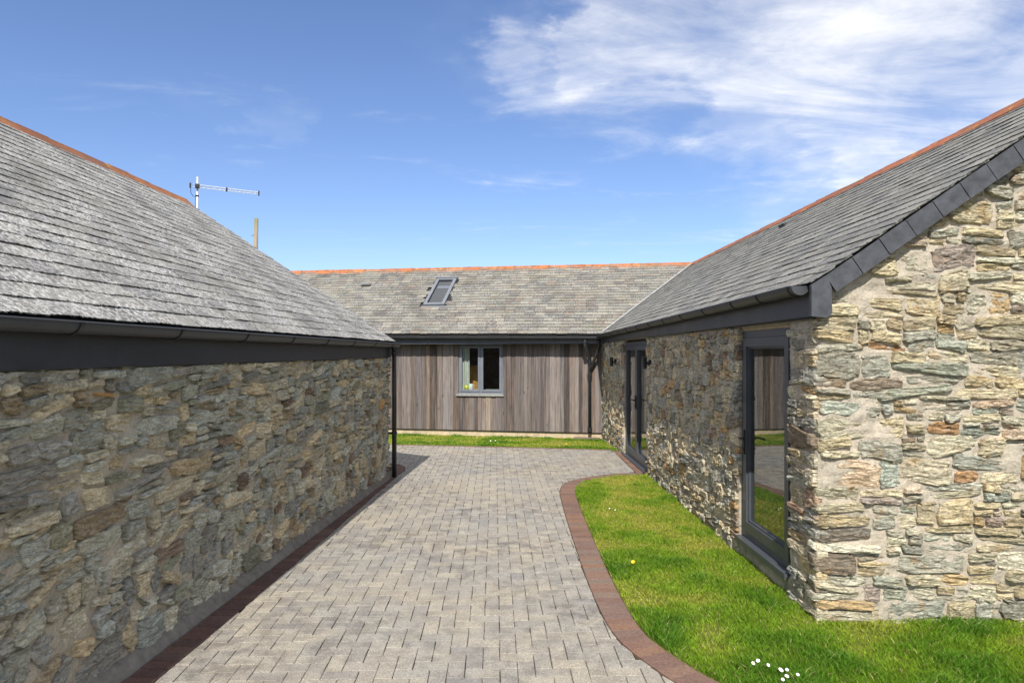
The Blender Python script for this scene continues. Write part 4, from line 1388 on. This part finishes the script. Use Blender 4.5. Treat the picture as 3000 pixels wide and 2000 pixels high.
# roof of the right barn
eN2 = Vector((2.0, 4.545, 2.272)); eF2 = Vector((2.0 - 0.0098 * 12.6, 17.15, 2.272 - 12.6 * 0.0080))
rN2 = Vector((4.44, 4.545, 3.965)); rF2 = Vector((4.44, 17.15, 3.965))
ro = MB()
quad(ro, eN2 + dn, rN2 + dn, rF2 + dn, eF2 + dn)
bN2 = Vector((6.9, 4.545, 2.26)); bF2 = Vector((6.9, 17.15, 2.26))
quad(ro, rN2, bN2, bF2, rF2)
roofR = ro.obj('roof', M['under'], barnR)
def back_z(p):
    q = p - SP0
    d = q.x * BN.x + q.y * BN.y
    return SP0.z + (-d) * (bv2.z / math.hypot(bv2.x, bv2.y))
def skipR(p, v2, ex, u, hw):
    return p.z < back_z(p) - 0.10
SLT_R = [(0.134, 0.132, 0.123), (0.160, 0.156, 0.142), (0.187, 0.180, 0.159), (0.118, 0.117, 0.112), (0.171, 0.163, 0.142), (0.213, 0.206, 0.180), (0.150, 0.146, 0.138), (0.198, 0.187, 0.161)]
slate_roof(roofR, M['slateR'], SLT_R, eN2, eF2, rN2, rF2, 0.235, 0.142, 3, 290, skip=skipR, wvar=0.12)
RT_R = [(0.303, 0.105, 0.054), (0.275, 0.098, 0.050), (0.332, 0.121, 0.054), (0.246, 0.098, 0.054)]
ridge_tiles(roofR, rN2, Vector((4.44, 16.75, 3.965)), eN2 - rN2, bN2 - rN2, RT_R, 0.46)
# verge slates hung on the gable edge
sd = Vector((1, 0, 0.694)).normalized(); sn = Vector((-sd.z, 0, sd.x))
P0 = Vector((2.10, 4.55, vergez(2.10) - 0.004))
FV = Frame(P0, sd, sn, (0, -1, 0))
for i in range(13):
    m = MB()
    a = -0.03 + i * 0.2166
    j = rng.uniform(-0.004, 0.004)
    m.box(FV.o, FV.ax, (a + 0.003, -0.128 + j, 0.0), (a + 0.2136, -0.002 + j * .3, 0.026 + rng.uniform(0, 0.004)))
    m.obj('verge_slate', M['verge'], roofR)
m = MB()
out = [(1.985, 2.055), (2.09, 2.045), (2.122, 2.075), (2.118, 2.245), (2.085, 2.325), (1.985, 2.262)]
n_ = len(out)
m.add([(x, 4.522, z) for x, z in out] + [(x, 4.555, z) for x, z in out], [tuple(range(n_)), tuple(range(2 * n_ - 1, n_ - 1, -1))] + [(i, n_ + i, n_ + (i + 1) % n_, (i + 1) % n_) for i in range(n_)])
m.obj('verge_slate', M['verge'], roofR)
s_ = MB(); s_.box(P0, (sd, sn, Vector((0, 1, 0))), (0.0, -0.11, 0.002), (2.85, -0.02, 0.07)); s_.obj('verge_board', M['under'], roofR)
# fascia
fsl = -0.045 / 10.2
m = MB()
for (a, b) in ((-0.06, 6.7), (6.705, RL + 0.02)):
    vs = []
    for n_ in (0.035, 0.062):
        vs += [FR.p(a, 2.057 + fsl * a, n_), FR.p(b, 2.057 + fsl * b, n_), FR.p(b, 2.235 - 0.0085 * b, n_), FR.p(a, 2.235 - 0.0085 * a, n_)]
    m.add(vs, [(0, 1, 2, 3), (7, 6, 5, 4), (0, 4, 5, 1), (1, 5, 6, 2), (2, 6, 7, 3), (3, 7, 4, 0)])
m.obj('fascia', M['paint'], barnR)
m = MB(); m.box(FR.o, FR.ax, (0.0, 2.045, -0.05), (RL, 2.053, 0.034)); m.obj('soffit', M['iron'], barnR)
gN2 = FR.p(0.0, 0, 0.128); gN2.z = 2.262; gF2 = FR.p(RL - 0.35, 0, 0.128); gF2.z = 2.262 - 0.0098 * 9.9
gutR = gutter(barnR, gN2, gF2, RN, 0.060, True, False, [0.06, 0.65, 1.25, 2.1, 2.95, 3.8, 4.65, 5.5, 6.35, 7.2, 8.05, 8.9, 9.7])
# valley lead
def valley(t):
    # walk along the right slope's valley: solve for y where both slopes meet
    x = 1.93 + (4.44 - 1.93) * t
    lo, hi = 13.5, 17.5
    for _ in range(40):
        mid = (lo + hi) / 2
        if back_z(Vector((x, mid, 0))) > right_z(Vector((x, mid, 0))): hi = mid
        else: lo = mid
    p = Vector((x, lo, 0)); p.z = right_z(p)
    return p
m = MB(); vs = []
for i in range(21):
    p = valley(i / 20)
    d = (valley(min(1, i / 20 + .05)) - valley(max(0, i / 20 - .05))).normalized()
    s_ = d.cross(Z).normalized()
    vs += [p - s_ * 0.04 + Z * 0.050, p + Z * 0.036, p + s_ * 0.03 + Z * 0.046]
m.add(vs, [(i * 3 + k, i * 3 + k + 1, i * 3 + k + 4, i * 3 + k + 3) for i in range(20) for k in range(2)])
m.obj('valley_flashing', M['lead'], roofR)
# vent on the right roof
rn = sn.copy(); FRV = Frame(Vector((2.0, 9.98, 2.235)), (0, -1, 0), sd, sn)
q = Vector((3.96, 9.98, 3.63)) - FRV.o
roof_vent(FRV, 0, q.dot(sd), roofR, 0.22, 0.16)

# --- glazed doors of the right barn
def handle(F, u, v, n, parent, dirn):
    m = MB()
    m.box(F.o, F.ax, (u - 0.014, v - 0.11, n), (u + 0.014, v + 0.11, n + 0.010))
    m.tube([F.p(u, v + 0.035, n + 0.008), F.p(u, v + 0.035, n + 0.052), F.p(u + dirn * 0.03, v + 0.035, n + 0.058), F.p(u + dirn * 0.125, v + 0.035, n + 0.055)], 0.009, 8)
    m.tube([F.p(u, v - 0.06, n + 0.009), F.p(u, v - 0.06, n + 0.016)], 0.009, 8)
    return m.obj('handle', M['plastic'], parent)
RC = -0.022
# single glazed door near the gable
m = MB()
rect_frame(m, FR, D1[0] + 0.004, D1[1] - 0.004, 0.175, 2.0, RC - 0.07, RC, 0.06)
door1 = m.obj('glazed_door', M['frame'], barnR)
m = MB(); a, b = D1[0] + 0.066, D1[1] - 0.066
rect_frame(m, FR, a, b, 0.237, 1.938, RC - 0.06, RC + 0.012, 0.075, 0.085)
rect_frame(m, FR, a + 0.076, b - 0.076, 0.323, 1.862, RC - 0.03, RC - 0.006, 0.016)
m.obj('door_leaf', M['frame'], door1)
m = MB(); m.box(FR.o, FR.ax, (a + 0.080, 0.326, RC - 0.030), (b - 0.080, 1.858, RC - 0.026)); m.obj('pane', M['glass'], door1)
handle(FR, b - 0.040, 1.02, RC + 0.012, door1, -1)
m = MB(); m.box(FR.o, FR.ax, (D1[0] + 0.004, 0.146, -0.14), (D1[1] - 0.002, 0.172, 0.045)); m.box(FR.o, FR.ax, (D1[0] + 0.004, 0.128, 0.033), (D1[1] - 0.002, 0.146, 0.045)); m.obj('door_sill', M['frame'], door1)
m = MB(); mortar_grid(m, Frame(FR.p(0, 0, 0.004), FR.u, Z, FR.n), D1[0] + 0.002, D1[1] - 0.002, -0.16, 0.145, 0.04, 0.005, 2); m.obj('concrete_step', M['concrete'], door1)
m = MB(); m.box(FR.o, FR.ax, (D1[0] + 0.004, 2.002, -0.10), (D1[1] - 0.004, 2.024, -0.03)); m.obj('timber_packer', M['plinth'], door1)
# double glazed doors
m = MB()
rect_frame(m, FR, D2_[0] + 0.004, D2_[1] - 0.004, 0.03, 1.985, RC - 0.07, RC, 0.06)
door2 = m.obj('glazed_double_door', M['frame'], barnR)
um2 = (D2_[0] + D2_[1]) / 2
for k, (a, b) in enumerate(((D2_[0] + 0.066, um2 - 0.002), (um2 + 0.002, D2_[1] - 0.066))):
    m = MB(); rect_frame(m, FR, a, b, 0.093, 1.922, RC - 0.06, RC + 0.012, 0.075, 0.085); m.obj('door_leaf', M['frame'], door2)
    m = MB(); m.box(FR.o, FR.ax, (a + 0.074, 0.176, RC - 0.030), (b - 0.074, 1.848, RC - 0.026)); m.obj('pane', M['glass'], door2)
handle(FR, um2 + 0.042, 1.0, RC + 0.012, door2, 1)
handle(FR, um2 - 0.042, 1.0, RC + 0.012, door2, -1)
m = MB(); m.box(FR.o, FR.ax, (D2_[0] + 0.004, 0.008, -0.12), (D2_[1] - 0.004, 0.028, 0.05)); m.obj('door_sill', M['frame'], door2)

# downpipes at the inner corner
m = MB()
pw = FB.p(bu_of(1728, 0.09), 0, 0.09)
bx = pw.x; by = pw.y
pj = Vector((bx, by, 1.42))
gp = FB.p(bu_of(1714, 0.35), 0, 0.35)
m.tube([(gp.x, gp.y, 2.10), (gp.x, gp.y, 1.93), (bx - 0.01, by - 0.02, 1.70), (bx, by, 1.60), (bx, by, 0.05)], 0.036, 12)
dpB = m.obj('downpipe', M['iron'], barnB, smooth=True)
m = MB()
ge_ = FR.p(RL - 0.36, 0, 0.128)
m.tube([(ge_.x, ge_.y, 2.10), (ge_.x, ge_.y, 1.92), (bx + 0.05, by - 0.03, 1.52), (bx, by, 1.40)], 0.034, 12)
m.obj('branch_pipe', M['iron'], dpB, smooth=True)
for z_, r_ in ((1.32, 0.05), (1.26, 0.044), (1.60, 0.043), (0.17, 0.05), (0.12, 0.043)):
    collar((bx, by, z_), r_, 0.04).obj('pipe_collar', M['iron'], dpB)
for p in (gp, ge_):
    collar((p.x, p.y, 2.03), 0.046, 0.05).obj('pipe_collar', M['iron'], dpB)
m = MB(); m.box(FB.o, FB.ax, (-0.62, -0.075, 0.03), (-0.06, -0.035, 0.28))
tag(m.obj('drain_slab', M['edge'], usecol=False), 'flat brown drain slab at the foot of the black corner downpipe', 'slab')
me = bpy.data.objects['drain_slab'].data
a_ = me.attributes.new('tint', 'FLOAT_COLOR', 'POINT'); a_.data.foreach_set('color', [0.20, 0.15, 0.12, 1.0] * len(me.vertices))

# ================================================================== small things
def wall_light(u, z, label):
    root = empty('wall_light', FR.p(u, z, 0.02))
    m = MB(); m.box(FR.o, FR.ax, (u - 0.03, z - 0.045, -0.02), (u + 0.03, z + 0.045, 0.045)); m.obj('back_plate', M['plastic'], root)
    m = MB(); m.box(FR.o, FR.ax, (u - 0.014, z - 0.016, 0.040), (u + 0.014, z + 0.016, 0.075)); m.obj('arm', M['plastic'], root)
    m = MB(); c = FR.p(u, z, 0.105); m.tube([c - Z * 0.085, c - Z * 0.08, c + Z * 0.08, c + Z * 0.085], [0.030, 0.034, 0.034, 0.030], 16); m.obj('lamp_body', M['plastic'], root)
    for s_ in (-1, 1):
        m = MB(); m.tube([c + Z * s_ * 0.0845, c + Z * s_ * 0.0875], 0.022, 14); m.obj('lens', M['glass'], root)
    tag(root, label, 'wall light', 'black wall lights beside the double doors')
wall_light(8.32, 1.63, 'black tube wall light between the double doors and the corner downpipe')
wall_light(5.25, 1.655, 'black tube wall light on the stone between the double doors and single door')

# aerial
ar = empty('tv_aerial', (-4.76, 10.32, 3.6))
tag(ar, 'silver television aerial with lattice boom on a mast at the roof end', 'aerial')
AX, AY = -4.76, 10.32
m = MB(); m.tube([(AX, AY, 3.3), (AX + 0.005, AY, 4.46)], 0.017, 10); m.obj('mast', M['alu'], ar, smooth=True)
b0 = Vector((AX - 0.03, AY - 0.05, 4.315)); b1 = Vector((AX + 0.84, AY + 0.25, 4.27))
bd = (b1 - b0).normalized(); bs = bd.cross(Z).normalized(); bup = bs.cross(bd).normalized()
m = MB()
for k in (-1, 1):
    m.tube([b0 + bup * 0.021 * k, b1 + bup * 0.017 * k], 0.0055, 6)
nz = 26
for i in range(nz):
    p = b0.lerp(b1, i / nz); q = b0.lerp(b1, (i + 1) / nz)
    s_ = 1 if i % 2 else -1
    m.tube([p + bup * 0.02 * s_, q - bup * 0.02 * s_], 0.003, 5)
m.obj('boom', M['alu'], ar)
m = MB()
for i in range(16):
    p = b0.lerp(b1, 0.06 + 0.9 * i / 15)
    L_ = 0.16 - 0.08 * i / 15
    m.tube([p - bs * L_ * 0.35, p + bs * L_ * 0.35], 0.0025, 5)
m.obj('elements', M['alu'], ar)
for t_, sz in ((0.055, 0.032), (0.5, 0.03), (1.0, 0.034)):
    p = b0.lerp(b1, t_)
    m = MB(); m.box(p, (bd, bs, bup), (-0.010 if t_ > .1 else -0.03, -0.018, -sz), (0.010 if t_ > .1 else 0.03, 0.018, sz)); m.obj('clamp', M['plastic'], ar)
m = MB(); m.box(b0, (bd, bs, bup), (-0.055, -0.022, -0.035), (-0.035, 0.022, 0.035)); m.obj('end_cap', M['plastic'], ar)
m = MB(); m.tube([b0 + Vector((-0.04, 0, -0.03)), b0 + Vector((-0.045, 0, -0.10)), b0 + Vector((-0.02, 0.02, -0.15)), (AX - 0.02, AY - 0.015, 4.16), (AX - 0.02, AY - 0.015, 3.4)], 0.004, 6); m.obj('cable', M['plastic'], ar)
m = MB(); m.tube([(AX, AY, 4.16), (AX, AY, 4.185)], 0.024, 10); m.obj('clamp', M['plastic'], ar)
m = MB(); m.box((AX, AY, 3.5), (Vector((1, 0, 0)), Vector((0, 1, 0)), Z), (-0.05, -0.42, -0.02), (0.05, 0.02, 0.02)); m.obj('mast_bracket', M['alu'], ar)

# pole
PX, PY = -12.75, 34.0
pole = empty('wooden_pole', (PX, PY, -0.16))
tag(pole, 'weathered bare wooden pole standing beyond the barn roofs', 'pole')
m = MB(); m.tube([(PX - 0.12, PY, -0.16), (PX - 0.05, PY, 5), (PX + 0.02, PY, 8.45)], [0.13, 0.115, 0.098], 14); m.obj('shaft', M['pole'], pole, smooth=True)
for z_ in (7.6, 6.75):
    m = MB(); m.tube([(PX - 0.2, PY - 0.05, z_), (PX + 0.02, PY - 0.05, z_)], 0.016, 6); m.obj('step_bolt', M['plastic'], pole)

# things behind the window
m = MB(); vs = []; nW = 22
cu0, cu1 = WU0 + 0.06, WU0 + 0.23
for i in range(nW + 1):
    u = cu0 + (cu1 - cu0) * i / nW
    d = -0.085 + 0.018 * math.sin(i * 1.55)
    vs += [FB.p(u, 0.86, d), FB.p(u - 0.015 * math.sin(i), 2.0, d)]
m.add(vs, [(2 * i, 2 * i + 2, 2 * i + 3, 2 * i + 1) for i in range(nW)])
tag(m.obj('curtain', M['curtain']), 'cream curtain gathered inside the small window of the timber barn', 'curtain')
cab = empty('pine_cupboard', FB.p(WU0 + 0.10, 0, -0.7))
m = MB(); m.box(FB.o, FB.ax, (WU0 - 0.10, -0.1, -0.85), (WU0 + 0.31, 1.50, -0.55)); m.obj('carcass', M['pine'], cab)
m = MB(); m.box(FB.o, FB.ax, (WU0 - 0.07, -0.06, -0.548), (WU0 + 0.27, 1.46, -0.530)); m.obj('cupboard_door', M['pine'], cab)
m = MB(); m.tube([FB.p(WU0 + 0.0, 0.9, -0.53), FB.p(WU0 + 0.0, 0.9, -0.50)], 0.015, 8); m.obj('knob', M['plastic'], cab)
tag(cab, 'orange pine cupboard seen through the timber barn window', 'cupboard')
def pot(name, c, r, h, mat, label, cat):
    root = empty(name, c)
    m = MB(); c = Vector(c)
    m.tube([c, c + Z * h * 0.1, c + Z * h, c + Z * h, c + Z * h * 0.15], [r * .75, r * .85, r, r * .88, r * .7], 14); m.obj('body', mat, root, smooth=True)
    m = MB()
    pts = [c + BU * (r * 0.9) + Z * h * 0.8, c + BU * (r * 1.5) + Z * h * 0.7, c + BU * (r * 1.5) + Z * h * 0.35, c + BU * (r * 0.85) + Z * h * 0.25]
    m.tube(pts, 0.006, 6); m.obj('handle', mat, root, smooth=True)
    tag(root, label, cat)
zb = WZ0 + 0.076
pot('mug', FB.p(WU0 + 0.26, zb, -0.10), 0.045, 0.14, M['china'], 'white mug standing on the sill inside the window', 'mug')
pot('yellow_cup', FB.p(WU0 + 0.165, zb, -0.085), 0.06, 0.105, M['yellow'], 'yellow green cup standing on the sill inside the window', 'cup')

# flowers in the lawn
def daisy(x, y, h, r, label, group, dand=False):
    z = 0.0
    root = empty('dandelion' if dand else 'daisy', (x, y, z))
    top = Vector((x + rng.uniform(-.01, .01), y + rng.uniform(-.01, .01), z + h))
    m = MB(); m.tube([(x, y, z), top], 0.0015, 5); m.obj('stem', M['stem'], root)
    nrm = Vector((rng.uniform(-.3, .3), -0.55 + rng.uniform(-.25, .2), 0.8)).normalized()
    a = nrm.cross(Vector((1, 0, 0))).normalized(); b = nrm.cross(a)
    m = MB(); N = 18
    for k in range(N):
        t = 2 * math.pi * k / N + rng.uniform(-.06, .06)
        d = a * math.cos(t) + b * math.sin(t); s_ = nrm.cross(d)
        rr = r * rng.uniform(0.88, 1.05)
        m.add([top + d * r * .2 - s_ * r * .07, top + d * r * .2 + s_ * r * .07, top + d * rr * .9 + s_ * r * .13 + nrm * r * .15, top + d * rr + nrm * r * .15, top + d * rr * .9 - s_ * r * .13 + nrm * r * .15], [(0, 1, 2, 3, 4)])
    m.obj('petals', M['pollen'] if dand else M['petal'], root)
    m = MB(); m.tube([top, top + nrm * r * .12, top + nrm * r * .2], [r * .32, r * .3, r * .12], 10); m.obj('flower_centre', M['pollen'], root)
    tag(root, label, 'flower', group)
for (x, y) in ((1.383, 3.90), (1.402, 3.905), (1.437, 3.845), (1.492, 3.81), (1.487, 3.795), (1.518, 3.785), (1.50, 3.70), (1.56, 3.74), (1.47, 3.69)):
    daisy(x + 0.0, y, rng.uniform(0.045, 0.06), rng.uniform(0.0095, 0.0125), 'small white daisy in the clump close to the brown brick edging', 'daisies in the clump')
for (x, y) in ((1.109, 7.76), (1.16, 7.70)):
    daisy(x, y, 0.04, 0.008, 'tiny white daisy in the lawn between the glazed doors and edging', 'scattered lawn daisies')
for (x, y) in ((-0.42, 13.6), (-0.33, 13.66)):
    daisy(x, y, 0.045, 0.014, 'tiny white daisy in the grass before the timber barn', 'daisies before the timber barn')
daisy(1.02, 5.75, 0.05, 0.018, 'lone yellow dandelion in the lawn by the brown edging', None, True)
daisy(1.05, 13.15, 0.05, 0.016, 'yellow dandelion in the grass before the timber barn', None, True)
